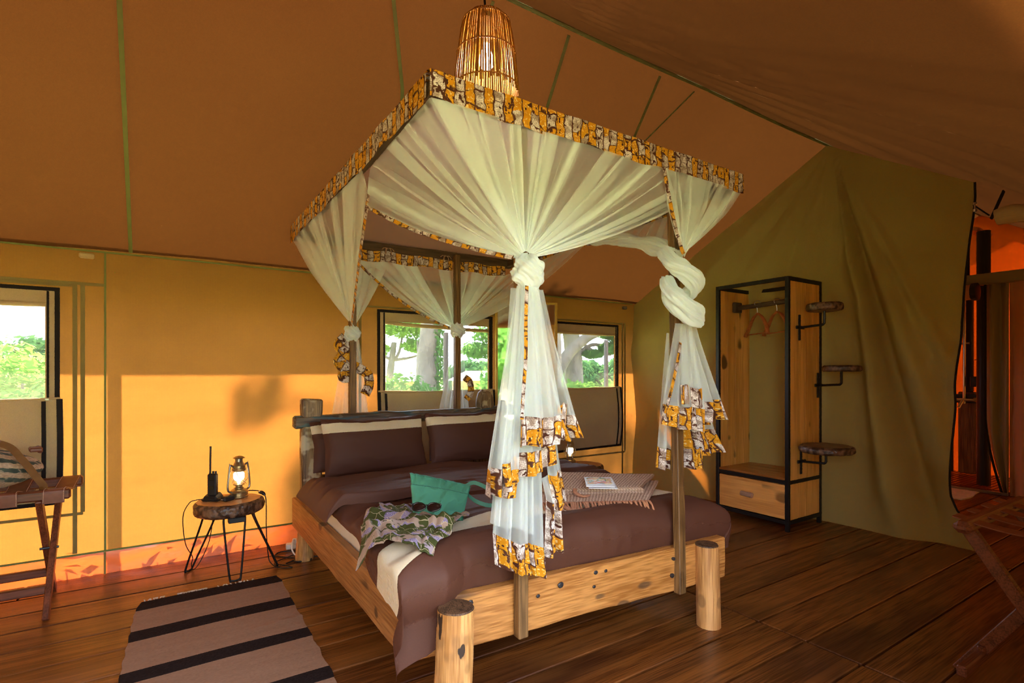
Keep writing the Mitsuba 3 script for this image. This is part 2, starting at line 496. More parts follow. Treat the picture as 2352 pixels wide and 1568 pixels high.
mat('m_rug', rug_fn, .95, .1, bump=lambda p, n, uv: noise(p.x * 160, p.y * 300), bscale=.003)
mat('m_rug_dark', lambda p, n, uv: mix(S(26, 18, 16), S(42, 32, 30), noise(p.x * 160, p.y * 300)), .95, .1, bump=lambda p, n, uv: noise(p.x * 160, p.y * 300), bscale=.003)
mat('m_yarn', S(190, 176, 158), .95, .1)
mat('m_reed', lambda p, n, uv: mix(S(116, 70, 16), S(182, 124, 36), noise(p.x * 200, p.y * 200, p.z * 9)), .45, .4)
mat('m_mirror', [.88, .88, .86], .03, .5, 1.0)
mat('m_mirror_frame', wood_fn(S(170, 130, 40), S(200, 160, 64), 2, 2), .45, .4)
mat('m_bath_floor', S(110, 52, 30), .3, .4)
mat('m_curtain', lambda p, n, uv: mix(S(128, 116, 84), S(140, 126, 92), fbm(p.y * 5, p.z * 2)), .5, .4)
mat('m_curtain_pale', lambda p, n, uv: mix(S(180, 130, 96), S(190, 142, 108), fbm(p.y * 5, p.z * 2)), .6, .3)
mat('m_bathmat', lambda p, n, uv: mix(S(180, 172, 162), S(206, 198, 188), noise(p.x * 60, p.y * 60)), .95, .1)

# outdoors
for nm, c in (('m_leaf_bright', (112, 150, 66)), ('m_leaf_mid', (80, 122, 58)), ('m_leaf_dark', (66, 102, 58)), ('m_leaf_pale', (140, 164, 100))):
    scene[nm] = {'type': 'principledthin', 'base_color': tex(S(*c)), 'roughness': .5, 'diff_trans': .9, 'eta': 1.3}
mat('m_grass_ground', lambda p, n, uv: mix(S(128, 146, 96), S(158, 168, 124), fbm(p.x * .8, p.y * .8)) * (.8 + .4 * noise(p.x * 20, p.y * 20)), .95, .1)
mat('m_trunk', lambda p, n, uv: mix(S(84, 80, 72), S(132, 124, 112), fbm(p.x * 6, p.y * 6, p.z * 2.5)), .9, .2, bump=lambda p, n, uv: fbm(p.x * 9, p.y * 9, p.z * 3), bscale=.05)
mat('m_pole', wood_fn(S(70, 66, 62), S(104, 98, 92), 2, 1), .7, .3)
mat('m_far_tent', S(222, 218, 212), .8, .2)
mat('m_deck', wood_fn(S(96, 70, 46), S(136, 104, 70), 0, 1), .6, .3)


def lamp(name, color, power):
    scene[name + '_off'] = {'type': 'diffuse', 'reflectance': {'type': 'rgb', 'value': [.8, .8, .8]}}
    return {'emitter': {'type': 'area', 'radiance': {'type': 'rgb', 'value': [c * power for c in color]}}}


# ------------------------------------------------------------------ the setting
WY = 4.475            # inner face of the back wall
EAVE, RIDGE_Y, SLOPE = 2.16, 2.44, .6143
RIDGE_Z = EAVE + SLOPE * (WY - RIDGE_Y)
XL, XR = -2.3, 8.9    # the tent's two ends


def part_x(y):
    """The hanging partition stands a little askew."""
    return np.interp(y, [.4, 1.38, 2.45, WY], [5.12, 5.05, 4.985, 4.645])


def roof_z(y):
    return RIDGE_Z - SLOPE * abs(y - RIDGE_Y)


# floor: boards along x, joined over a bearer at x = 2.69
floor = thing('floor', kind='structure')
scene[floor] = mikit.ply(cbox(XL, XR, -1.6, WY + .05, -.10, -.026, .002), 'm_underfloor')
rng = np.random.default_rng(3)
PW, n_plank = .2545, 0
for k in range(24):
    y0 = -1.64 + PW * k
    y0 += .0
    cuts = [XL, rng.uniform(-1.2, -.4) if k % 2 else rng.uniform(-2, -1.3), 2.69, rng.uniform(4.8, 6.2), XR]
    for a, b in zip(cuts[:-1], cuts[1:]):
        g = .0056
        sh = .006 if b <= 2.7 else 0.0
        ya, yb = y0 + sh + g, min(y0 + sh + PW - g, WY - .002)
        if yb - ya < .03: continue
        z = -rng.uniform(0, .0012)
        v, f = cbox(a + g, b - g, ya, yb, -.026, z, .004)
        o = 10.0 * n_plank
        flip = rng.choice([-1, 1])
        part(floor, 'plank', (v, f), 'm_plank', uv=np.stack([flip * v[:, 0] + 3.7 * n_plank, v[:, 1] - ya + o], -1))
        n_plank += 1

# back wall: one sheet of canvas with window openings, PVC strip along its foot
SILL, HEAD = 1.175, 1.80
OPEN = [(-1.75, -.648), (1.585, 2.634), (3.42, 4.328), (4.90, 5.36)]


def sheet_xz(poly, y_fn, step=.06):
    """A polygon in x, z cut into a fine mesh; y_fn places it."""
    v2, f2 = trimesh.creation.triangulate_polygon(poly, engine='earcut')
    m = trimesh.Trimesh(np.c_[v2, np.zeros(len(v2))], f2, process=True)
    v, f = trimesh.remesh.subdivide_to_size(m.vertices, m.faces, step, max_iter=12)
    m = trimesh.Trimesh(v, f, process=True)
    v = np.array(m.vertices)
    return np.stack([v[:, 0], y_fn(v[:, 0], v[:, 1]), v[:, 1]], -1), np.array(m.faces)


def wall_y(x, z):
    return WY + .012 * fb(n3(x * 1.3, z * 1.1, 4.0), 3) + .004 * fb(n3(x * 5, z * 9, 2.0), 2)


poly = Polygon([(XL, .15), (4.62, .15), (4.62, 0), (5.4, .0), (5.4, EAVE + .06), (XL, EAVE + .06)], [[(a, SILL), (b, SILL), (b, HEAD), (a, HEAD)] for a, b in OPEN])
wall_back = thing('wall_back', kind='structure')
scene[wall_back] = mikit.ply(sheet_xz(poly, wall_y, .07), 'm_canvas_wall', smooth=True)


def strip(x0, x1, z0, z1, m='m_band', lift=.006, th=.003, name='seam_band', parent=None):
    part(parent or wall_back, name, cbox(x0, x1, WY - lift - th, WY - lift, z0, z1, .001), m)


strip(XL, 4.62, 2.150, 2.162, 'm_seam', .010, .004, 'eave_seam')
strip(-.356, -.344, .155, 2.15, 'm_seam', .009, .003, 'vertical_seam')
strip(XL, -.356, 1.925, 1.945, name='seam_band')
# bands that outline the outer window covers
for (x0, x1, zb) in [(-1.95, -.49, .43), (1.36, 2.8, .43), (3.3, 4.475, .43)]:
    for d, w in ((0, .024), (.040, .024)):
        xs = [(x0 - .04 + d, x0 - .04 + d + w), (x1 - .03 + d, x1 - .03 + d + w)]
        for a, b in xs:
            if 2.75 < a < 3.3 or a < -2.2: continue
            strip(a, b, zb if d else .16, 1.93)
    strip(x0, x1 - .02, 1.91, 1.925); strip(x0, x1 + .024, zb - .018, zb)
strip(-.30, -.297, 2.02, 2.03, 'm_seam')
# canvas stub and clip near the eave
solo('tent_clip', cbox(-.485, -.405, WY - .05, WY - .012, 2.10, 2.135, .008), 'm_flap', 'small khaki canvas tab under the eave seam above the left window', 'tab')
solo('tent_clip', cbox(4.44, 4.50, WY - .05, WY - .012, 2.085, 2.12, .008), 'm_trunk', 'small dark tab under the eave in the corner by the partition', 'tab')


def pvc(U, V):
    x = XL + (4.62 - XL) * U; z = -.025 + .177 * V
    cr = np.abs(fb(n3(x * 2.2 + z * 6, z * 5 - x, 1.0), 3)) * .09 + .03 * fb(n3(x * 6 - z * 14, z * 8, 3.0), 2)
    return np.stack([x, WY - .004 - cr * np.minimum(1, V * 1.5) * np.sin(np.pi * np.clip(V * .8 + .1, 0, 1)) * .9, z], -1)


m, uv = grid(pvc, 420, 9)
solo('trim_1', m, 'm_pvc', kind='structure', smooth=True)
strip(XL, 4.62, .148, .160, 'm_seam', .016, .004, 'foot_seam')
strip(-.356, -.344, .003, .15, 'm_band', .03, .004, 'foot_seam')


# windows: khaki flap folded down inside, black binding tape, mosquito screen
def window(i, a, b, x0, x1, tilt=0.0):
    w = thing(f'window_{i}', kind='structure')
    scene[w] = mikit.ply(grid(lambda U, V: np.stack([a - .01 + (b - a + .02) * U, WY + .012 + 0 * U, SILL - .02 + (HEAD - SILL + .03) * V], -1), 2, 2)[0], 'm_screen')
    # khaki border strips round the opening
    def border(p0, p1, q0, q1, nm):
        part(w, nm, cbox(p0, p1, WY - .022, WY - .014, q0, q1, .002), 'm_flap')
    border(a - .004, b + .004, HEAD - .004, HEAD + .075, 'valance')
    border(x0 + .012, a + .006, SILL, HEAD + .075, 'side_strip')
    border(b - .006, x1 - .012, SILL, HEAD + .075, 'side_strip')
    # rolled cover seen as a pale sagging hem under the valance
    c = np.linspace(a, b, 24); sag = .016 * np.sin(np.pi * np.linspace(0, 1, 24)) + .006 * np.sin(np.linspace(0, 9, 24))
    part(w, 'rolled_hem', tube(np.stack([c, 0 * c + WY - .012, HEAD - .012 + tilt * (c - a) - .5 * sag], -1), .016, 8), 'm_flap', smooth=True)
    # tapes
    def tape(p0, p1, q0, q1, y=.024):
        part(w, 'binding_tape', cbox(p0, p1, WY - y - .004, WY - y, q0, q1, .001), 'm_tape')
    tape(x0, x1, 1.872, 1.896); tape(x0, x0 + .026, SILL, 1.875); tape(x1 - .026, x1, SILL, 1.875)
    tape(a - .014, a - .002, SILL + .01, HEAD + .07); tape(b + .002, b + .014, SILL + .01, HEAD + .07)
    # the flap hangs inside the lower half of the frame, bellied out a little
    def flap(U, V):
        x = x0 - .005 + (x1 + .02 - x0) * U + .012 * np.sin(V * 3) * (U - .3)
        z = .50 + .68 * V - .012 * np.sin(np.pi * U) * V + .010 * (U - .5) * (1 - V)
        belly = .055 * np.sin(np.pi * V) * (1 - .5 * np.abs(2 * U - 1)) + .015 * fb(n3(U * 4, V * 3, i), 2)
        return np.stack([x, WY - .045 - belly, z], -1)
    P, _ = grid(flap, 30, 14)
    part(w, 'flap', solid(P[0].reshape(30, 14, 3), [0, -1, 0], .006), 'm_flap', smooth=40)
    for u0, u1 in ((.0, .024), (.976, 1.0), (.055, .072), (.918, .935)):
        u0_, u1_ = (u0, u1) if u0 < .5 else (u0, u1)
        Q, _ = grid(lambda U, V: flap(u0_ + (u1_ - u0_) * U, V * (1 if u0 in (.0, .976) else .985)) + np.array([0, -.006, 0]), 3, 14)
        part(w, 'flap_tape', solid(Q[0].reshape(3, 14, 3), [0, 1, 0], .003), 'm_tape')
    Q, _ = grid(lambda U, V: flap(U, V * .036) + np.array([0, -.007, 0]), 30, 2)
    part(w, 'flap_tape', solid(Q[0].reshape(30, 2, 3), [0, 1, 0], .003), 'm_tape')
    Q = flap(np.linspace(.01, .99, 30), np.full(30, 1.0)) + np.array([0, .004, .004])
    part(w, 'sill_roll', tube(Q, .010 + .003 * np.sin(np.linspace(0, 12, 30)), 8), 'm_flap', smooth=True)
    part(w, 'buckle', cbox(b - .004, b + .018, WY - .05, WY - .03, SILL - .004, SILL + .01, .003), 'm_chrome')


window(1, *OPEN[0], -1.82, -.581)
window(2, *OPEN[1], 1.515, 2.675, -.03)
window(3, *OPEN[2], 3.385, 4.375)
w4 = thing('window_4', kind='structure')
scene[w4] = mikit.ply(grid(lambda U, V: np.stack([4.89 + .48 * U, WY + .012 + 0 * U, 1.16 + .66 * V], -1), 2, 2)[0], 'm_screen')

# ceiling: two slopes of canvas, past the wall as eaves
def slope_sheet(y_out, nx, ny, seed, sag):
    def fn(U, V):
        x = XL - .2 + (XR - XL + .4) * U; y = RIDGE_Y + (y_out - RIDGE_Y) * V
        inside = np.clip(np.minimum(V, 1 - V) * 6, 0, 1)
        z = RIDGE_Z - SLOPE * np.abs(y - RIDGE_Y)
        z = z + inside * (sag * fb(n3(x * .7, y * .8, seed), 2) + .010 * fb(n3(x * 2.6 + 1.2 * y, y * .5, seed + 3), 2))
        return np.stack([x, y, z], -1)
    return grid(fn, nx, ny)[0]


EAVE_OUT = .45
ceiling = thing('ceiling', kind='structure')
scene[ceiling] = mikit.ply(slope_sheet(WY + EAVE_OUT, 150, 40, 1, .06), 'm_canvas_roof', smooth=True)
ceil2 = thing('ceiling', kind='structure')


def front_fn(U, V):
    x = XL - .2 + (XR - XL + .4) * U; y = RIDGE_Y + (.16 - RIDGE_Y) * V
    z = RIDGE_Z - SLOPE * (RIDGE_Y - np.maximum(y, .41)) - .06 * np.maximum(.41 - y, 0)
    fan = np.arctan2(RIDGE_Y - y, x - 2.2)
    inside = np.clip(np.minimum(V, 1 - V) * 6, 0, 1)
    z = z + inside * (.05 * fb(n3(x * .7, y * .8, 9), 2) + 0.045 * fb(n3(fan * 13, np.hypot(RIDGE_Y - y, x - 2.2) * .5, 2.0), 2))
    return np.stack([x, y, z], -1)


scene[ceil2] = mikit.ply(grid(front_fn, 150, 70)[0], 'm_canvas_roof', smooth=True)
part(ceiling, 'ridge_seam', tube(n3(np.linspace(XL, XR, 120), RIDGE_Y - .004 + 0 * np.linspace(0, 1, 120), RIDGE_Z - .008 - .012 * np.abs(np.sin(np.linspace(0, 19, 120)))), .011, 6), 'm_seam', smooth=True)


def slope_strip(pts, w, lift=.016):
    p = np.array([[x, y, RIDGE_Z - SLOPE * (y - RIDGE_Y)] for x, y in pts])
    p = lerp_line(p, 24)
    inside = np.clip(np.minimum((p[:, 1] - RIDGE_Y) / 2.485, 1 - (p[:, 1] - RIDGE_Y) / 2.485) * 6, 0, 1)
    p[:, 2] += inside * (.06 * fb(n3(p[:, 0] * .7, p[:, 1] * .8, 1), 2) + .010 * fb(n3(p[:, 0] * 2.6 + 1.2 * p[:, 1], p[:, 1] * .5, 4), 2)) - lift
    s = np.array([w / 2, 0, 0])
    P = np.stack([p - s, p + s], 0)
    part(ceiling, 'seam_strip', solid(P, [0, 0, 1], .004), 'm_seam')


slope_strip([(-.175, 2.47), (-.21, 4.45)], .022)
slope_strip([(.90, 2.47), (1.19, 3.03), (1.45, 3.9)], .022)
slope_strip([(1.49, 2.47), (1.51, 3.0)], .018)
slope_strip([(2.02, 2.47), (2.15, 2.87), (2.4, 3.6)], .022)
slope_strip([(2.82, 2.47), (2.97, 2.86), (3.3, 3.6)], .022)
slope_strip([(3.18, 2.47), (3.10, 2.79), (2.9, 3.6)], .012)

# partition: a hanging canvas gable with folds that fan out from the ridge
PEAK = (RIDGE_Y - .04, RIDGE_Z - .01)


def edge_y(z):
    """The free edge of the partition beside the door opening."""
    return np.interp(z, [0, .10, .20, .30, .40, .9, 1.5, 2.1, 2.67], [1.345, 1.40, 1.46, 1.515, 1.545, 1.53, 1.50, 1.46, 1.41])


def part_fn(U, V):
    z0 = V * 3.45
    y = WY + (edge_y(np.minimum(V * 2.9, 2.67)) - WY) * U
    y = WY * (1 - U) + U * edge_y(V * roof_z(1.41))
    top = np.minimum(roof_z(y), RIDGE_Z) - .012
    z = V * top
    th = np.arctan2(y - PEAK[0], np.maximum(PEAK[1] - z, .05)); rr = np.hypot(y - PEAK[0], PEAK[1] - z)
    grow = np.clip(rr / 1.6, 0, 1) * np.clip((z + .15) / .5, .25, 1)
    d = .085 * grow * np.exp(-((th + .155) / .035) ** 2) - .075 * grow * np.exp(-((th + .215) / .03) ** 2)
    d = d + .040 * grow * np.exp(-((th + .30) / .035) ** 2) - .03 * grow * np.exp(-((th + .06) / .03) ** 2) + .03 * grow * np.exp(-((th + .40) / .03) ** 2)
    for a, s, k in ((.22, .05, .026), (.36, .05, -.026), (.52, .06, .028), (.68, .05, -.024), (.85, .05, .024), (1.0, .05, -.016), (.10, .04, .02)):
        d = d + k * grow * np.exp(-((th - a) / s) ** 2)
    d = d + .03 * fb(n3(th * 7, rr * .5, 3), 2) * grow
    wr = np.clip((2.2 - y) / .5, 0, 1) * np.clip((z - .3) / .5, 0, 1) * np.clip((2.4 - z) / .6, 0, 1)
    q = np.abs(fb(n3(y * 5 + z * 1.4, z * 1.7 - y * 2, 7.0), 3))
    d = d + .055 * wr * q + .012 * fb(n3(y * 5, z * 4, 1.0), 3) * np.clip(z, 0, 1)
    lift = np.clip(.5 - z, 0, 1)
    d = d - .10 * lift * np.clip((2.1 - y) / .7, 0, 1)
    d = d * 1.7
    hid = np.clip((z - 2.0) / .4, 0, 1) + np.clip((2.3 - y) / .25, 0, 1) + np.clip((y - 3.25) / .3, 0, 1)
    d = d * np.clip(hid, 0, 1) - .02 * (1 - np.clip(hid, 0, 1))        # it lies flat behind the wardrobe
    return np.stack([part_x(y) - d, y, z], -1)


P, _ = grid(part_fn, 170, 120)
wall_right = thing('wall_right', kind='structure')
scene[wall_right] = mikit.ply(P, 'm_canvas_partition', smooth=True)
E = P[0].reshape(170, 120, 3)[-1]
part(wall_right, 'door_piping', tube(E + np.array([-.004, 0, 0]), .0075, 6), 'm_tape', smooth=True)
# canvas above the door and beyond it, with the door's flap rolled up
lint = Polygon([(1.42, 2.57), (1.42, roof_z(1.42) - .01), (.30, roof_z(.30) - .01), (.30, 2.40), (1.27, 2.46)])
v2, f2 = trimesh.creation.triangulate_polygon(lint, engine='earcut')
part(wall_right, 'lintel', (np.stack([part_x(v2[:, 0]) + .03, v2[:, 0], np.minimum(v2[:, 1], 2.67)], -1), f2), 'm_canvas_partition')
t = np.linspace(0, 1, 20)
yy = 1.29 - .9 * t
part(wall_right, 'rolled_door', tube(np.stack([part_x(yy) - .03, yy, 2.47 - .10 * t + .02 * np.sin(t * 14)], -1), .055 + .012 * np.sin(t * 17), 10), 'm_flap', smooth=True)
part(wall_right, 'door_tape', beam((part_x(1.32) - .01, 1.32, 2.47), (part_x(1.25) - .01, 1.25, 2.66), .05, .01), 'm_tape')
part(wall_right, 'door_tape', beam((part_x(1.42) - .01, 1.42, 2.60), (part_x(1.33) - .01, 1.33, 2.50), .02, .01), 'm_tape')
part(wall_right, 'zip_pull', J(lathe([(0, 0), (.012, .002), (.014, .02), (.006, .026), (.006, .05), (.012, .055), (.012, .07), (0, .075)], 10, (part_x(1.41) - .03, 1.405, 2.54))), 'm_chrome', smooth=40)
# partition goes on towards the front beyond the doorway
yv = [.75, .41]
part(wall_right, 'front_panel', grid(lambda U, V: np.stack([part_x(.72 - .35 * U) + .03 + 0 * U, .72 - .35 * U, V * 2.2], -1), 4, 8)[0], 'm_canvas_partition')

# left end wall and the front wall with its open doorway (behind the camera)
wl = thing('wall_left', kind='structure')
v, f = sheet_xz(Polygon([(.41, 0), (WY, 0), (WY, EAVE), (RIDGE_Y, RIDGE_Z), (.41, EAVE)]), lambda x, z: 0 * x, .4)
scene[wl] = mikit.ply((np.stack([0 * v[:, 0] + XL, v[:, 0], v[:, 2]], -1), f), 'm_canvas_partition')
wf = thing('wall_front', kind='structure')
fw = [sheet_xz(Polygon([(a, 0), (b, 0), (b, EAVE), (a, EAVE)]), lambda x, z: .41 + 0 * x, .4) for a, b in ((XL, -1.7), (1.93, XR))]
scene[wf] = mikit.ply(J(*fw), 'm_canvas_partition')

# unseen canvas screen outside the doorway, added to keep low side light off the right floor
wv = thing('wall_verandah', kind='structure')
scene[wv] = mikit.ply(grid(lambda U, V: np.stack([-1.95 + .03 * np.sin(U * 20), .40 - 1.5 * U, 2.2 * V], -1), 30, 4)[0], 'm_canvas_partition', smooth=True)

# ------------------------------------------------------------------ bathroom end of the tent, seen through the doorway
we = thing('wall_bath', kind='structure')
v, f = sheet_xz(Polygon([(.41, 0), (WY, 0), (WY, EAVE), (RIDGE_Y, RIDGE_Z), (.41, EAVE)]), lambda x, z: 0 * x, .12)
scene[we] = mikit.ply((np.stack([XR + .06 * fb(n3(v[:, 0] * 1.5, v[:, 2] * 1.2, 2), 3), v[:, 0], v[:, 2]], -1), f), 'm_canvas_red', smooth=True)
wb = thing('wall_bath', kind='structure')
scene[wb] = mikit.ply(sheet_xz(Polygon([(5.4, 0), (XR, 0), (XR, EAVE + .06), (5.4, EAVE + .06)]), lambda x, z: WY + .01 + 0 * x, .3), 'm_canvas_red')
solo('shower_tray', J(cbox(7.72, 8.85, 1.5, 4.2, .002, .03, .004), *[cbox(7.74, 8.83, 1.52 + .05 * k, 1.555 + .05 * k, .03, .038, .002) for k in range(52)]), 'm_bath_floor', 'dark red slatted shower floor beyond the doorway', 'shower floor')
solo('shower_threshold', beam((7.62, 2.5, .02), (7.66, 1.86, .02), .03, .03), 'm_steel_tube', 'thin metal threshold strip before the shower floor', 'threshold')


def hang(y0, y1, z0, z1, x, amp, nf, seed, bow=None):
    def fn(U, V):
        y = y0 + (y1 - y0) * U; z = z0 + (z1 - z0) * V
        if bow is not None: y = y + bow(V) * (1 - U)
        return np.stack([x + amp * np.sin(U * nf * 6.283 + seed) * (1 - .5 * V) + .03 * fb(n3(U * 3, V * 4, seed), 2), y, z], -1)
    return grid(fn, 60, 30)[0]


cub = thing('shower_cubicle', 'khaki canvas shower cubicle with a gathered curtain beyond the doorway', 'shower cubicle')
part(cub, 'top_rail', cbox(7.60, 7.72, 1.55, 2.75, 2.33, 2.45, .01), 'm_curtain')
part(cub, 'curtain', hang(2.055, 1.86, .03, 2.34, 7.69, .035, 1.6, 2.0, lambda V: -.14 * np.clip((.35 - V) / .35, 0, 1) ** 1.5), 'm_curtain', smooth=True)
part(cub, 'pale_curtain', hang(1.86, 1.25, .0, 2.40, 7.67, .05, 3.0, 1.0), 'm_curtain_pale', smooth=True, label='pale peach side panel')
part(cub, 'curtain_edge', tube(np.stack([np.full(30, 7.665), 2.055 - .14 * np.clip((.35 - np.linspace(0, 1, 30)) / .35, 0, 1) ** 1.5, np.linspace(.03, 2.33, 30)], -1), .012, 6), 'm_tape', smooth=True)
roll = thing('rolled_blind', 'rolled pale blind with a black end cap under the shower rail', 'blind')
part(roll, 'roll', tube([(7.56, 2.7, 2.25), (7.56, 2.13, 2.25)], .085, 16), 'm_curtain_pale', smooth=40)
part(roll, 'end_cap', tube([(7.56, 2.14, 2.25), (7.56, 2.09, 2.25)], .098, 16), 'm_black', smooth=40)
sh = thing('shower_column', 'dark board with chrome riser pipe and taps in the shower', 'shower')
part(sh, 'board', cbox(8.60, 8.66, 2.40, 2.58, .05, 1.10, .01), 'm_post')
part(sh, 'board', cbox(8.60, 8.66, 2.43, 2.53, 1.10, 2.35, .01), 'm_black')
part(sh, 'support', cbox(8.62, 8.66, 2.64, 2.69, .05, 1.06, .006), 'm_black')
part(sh, 'support', cbox(8.62, 8.66, 2.31, 2.36, .05, 1.06, .006), 'm_black')
part(sh, 'cross_board', cbox(8.58, 8.62, 2.29, 2.72, .96, 1.07, .006), 'm_black')
part(sh, 'riser_pipe', tube([(8.55, 2.50, .95), (8.55, 2.50, 2.42)], .017, 10), 'm_chrome', smooth=40)
part(sh, 'mixer', J(tube([(8.53, 2.66, 1.0), (8.53, 2.34, 1.0)], .020, 10), tube([(8.50, 2.50, 1.0), (8.46, 2.53, .9)], .018, 10)), 'm_chrome', smooth=40)
for y in (2.63, 2.36):
    part(sh, 'tap', J(tube([(8.50, y, 1.0), (8.44, y, 1.01)], [.03, .026], 10)), 'm_chrome', smooth=40)
part(sh, 'clip', tube([(8.56, 2.53, 1.72), (8.56, 2.45, 1.72)], .014, 8), 'm_chrome', smooth=40)
part(sh, 'shelf', cbox(8.46, 8.62, 2.20, 2.42, 1.17, 1.30, .008), 'm_black')
for k, (y, g) in enumerate(((2.33, 'nearer the pipe'), (2.24, 'nearer the curtain'))):
    b = thing('soap_bottle', f'black pump soap bottle on the shower shelf, the one {g}', 'bottle', 'pump bottles on the shower shelf')
    part(b, 'bottle', lathe([(0, 0), (.040, .004), (.042, .10), (.036, .13), (.014, .15), (.014, .165)], 12, (8.52, y, 1.302)), 'm_black', smooth=40)
    part(b, 'pump', J(lathe([(.010, .0), (.010, .035), (.018, .037), (.018, .05), (0, .052)], 8, (8.52, y, 1.466)), beam((8.52, y, 1.51), (8.50, y + .055, 1.508), .010, .008)), 'm_black')
solo('tent_pole', tube([(8.0, 2.16, .0), (8.0, 2.16, 3.0)], .065, 14), 'm_black', 'thick black pole standing behind the shower rail', 'pole', smooth=40)
solo('towel', cbox(8.72, 8.76, 2.50, 2.85, 2.60, 3.10, .012), 'm_tape', 'dark cloth hung high on the red end wall', 'cloth')
solo('vent_panel', beam((8.2, 2.5, 3.13), (8.2, 2.2, 3.03), .5, .04), 'm_curtain_pale', 'small pale panel under the roof behind the doorway zip', 'panel')
mm, uv = grid(lambda U, V: np.stack([7.03 + .62 * U, 2.08 + .36 * V - .02 * np.sin(U * 5), .012 + .008 * fb(n3(U * 9, V * 6, 1.0), 2)], -1), 20, 14)
solo('bath_mat', solid(mm[0].reshape(20, 14, 3), [0, 0, 1], .012), 'm_bathmat', 'off white quilted bath mat on the boards beyond the doorway', 'bath mat', smooth=40)

# ------------------------------------------------------------------ bed
BW, BL_ = 1.825, 2.19
FLc, FRc, BLc, BRc = (np.array(a) for a in ((.775, 1.94), (2.60, 1.812), (.765, 4.12), (2.56, 4.08)))


def W(m):
    """Bed coordinates (x across from the left, y from the foot, z up) to the room; the frame is not quite square."""
    v, f = tri(m)
    s, t = v[:, :1] / BW, v[:, 1:2] / BL_
    return np.hstack([(1 - s) * (1 - t) * FLc + s * (1 - t) * FRc + (1 - s) * t * BLc + s * t * BRc, v[:, 2:]]), f


def Wp(x, y, z):
    return W((np.array([[x, y, z]]), np.zeros((1, 3), int)))[0][0]


bed = thing('four_poster_bed', 'rustic wooden four poster bed with log legs and thin canopy posts', 'bed')


def rough(m, k=.006, s=6.0, step=.05, seed=0):
    v, f = tri(m)
    v, f = trimesh.remesh.subdivide_to_size(v, f, step, max_iter=10)
    mm = trimesh.Trimesh(v, f, process=True)
    v = np.array(mm.vertices)
    return v + k * 2 * np.stack([fb(v * s + q, 2, seed + int(q)) for q in (0, 11, 23)], -1), np.array(mm.faces)


part(bed, 'footboard', W(rough(cbox(0, BW, .0, .055, .215, .435, .006), .006, 5)), 'm_bed_x', smooth=40)
part(bed, 'side_rail', W(rough(cbox(.0, .05, .055, BL_, .225, .435, .005), .004, 5)), 'm_bed_y', smooth=40)
part(bed, 'side_rail', W(rough(cbox(BW - .05, BW, .055, BL_, .225, .435, .005), .004, 5)), 'm_bed_y', smooth=40)
part(bed, 'slat_base', W(cbox(.05, BW - .05, .06, BL_ - .02, .25, .28, .004)), 'm_bed_y')


def log(cx, cy, r, z1, seed):
    n, k = 40, 26
    g = np.arange(n) * 2 * np.pi / n; z = np.linspace(0, z1, k)
    G, Z = np.meshgrid(g, z, indexing='ij')
    rr = r * (1 + .10 * fb(n3(np.cos(G) * 1.4, np.sin(G) * 1.4, Z * 4 + seed), 3) + .05 * (1 - Z / z1))
    V = np.stack([cx + rr * np.cos(G) + .02 * Z / z1 * np.sin(seed), cy + rr * np.sin(G), Z], -1)
    i, j = np.meshgrid(np.arange(n), np.arange(k - 1), indexing='ij')
    q = np.stack([i * k + j, (i + 1) % n * k + j, (i + 1) % n * k + j + 1, i * k + j + 1], -1).reshape(-1, 4)
    side = (V.reshape(-1, 3), q)
    # slightly domed, chamfered top
    rings = [V[:, -1]]
    c = rings[0].mean(0)
    for f_, dz in ((.95, .006), (.6, .008), (0.01, .009)):
        rings.append(c + (V[:, -1] - c) * f_ + [0, 0, dz])
    T = np.stack(rings, 1)
    i, j = np.meshgrid(np.arange(n), np.arange(3), indexing='ij')
    q2 = np.stack([i * 4 + j, (i + 1) % n * 4 + j, (i + 1) % n * 4 + j + 1, i * 4 + j + 1], -1).reshape(-1, 4)
    return side, (T.reshape(-1, 3), q2)


for cx, cy, r, z1, sd in ((.925, 1.845, .072, .432, 1.0), (2.425, 1.79, .060, .432, 4.2)):
    sd_, top = log(cx, cy, r, z1, sd)
    k = part(bed, 'leg', sd_, 'm_log' if cx < 2 else 'm_log_plain', smooth=True)
    part(k, 'end_grain', top, 'm_log_top', smooth=40)
for cx, cy in ((.83, 4.02), (2.50, 3.99)):
    sd_, top = log(cx, cy, .06, .24, cx)
    part(bed, 'leg', sd_, 'm_log', smooth=True)
# bolts and tar knots on the footboard
for x, z, s in ((.085, .30, 1), (.10, .385, 1), (1.41, .30, .9), (1.42, .385, .7)):
    a = Wp(x, -.004, z)
    c, g = .9979, -.065
    hexa = lathe([(0, -.006), (.011 * s, -.006), (.013 * s, .0), (.013 * s, .008), (0, .010)], 6)
    wash = lathe([(0, 0), (.021 * s, 0), (.021 * s, .004), (0, .0045)], 20)
    def face(m):
        v, f = tri(m)
        return np.stack([v[:, 0], -v[:, 2], v[:, 1]], -1) + a, f
    k = part(bed, 'bolt', face(hexa), 'm_bolt' if x < 1 else 'm_tar')
    if x < 1: part(k, 'washer', face(wash), 'm_washer', smooth=30)
rg = np.random.default_rng(5)
for x, z, s in ((.72, .385, .016), (.92, .405, .012), (.98, .402, .010), (.60, .36, .010), (.91, .34, .009), (.27, .40, .014)):
    v, f = tri(trimesh.creation.icosphere(2, 1.0)); v = v * [s, .004, s * .8] * (1 + .5 * fb(v * 2 + x * 9, 2)[:, None])
    part(bed, 'knot', (v + Wp(x, -.003, z), f), 'm_tar', smooth=True)
# headboard: live-edge beam between two stubby posts
def beam_fn():
    v, f = rough(cbox(.745, 2.66, 3.955, 4.045, .945, 1.035, .014), .012, 5, .04, 3)
    v[:, 2] += .02 * (v[:, 0] - .745) / 1.9
    return v, f


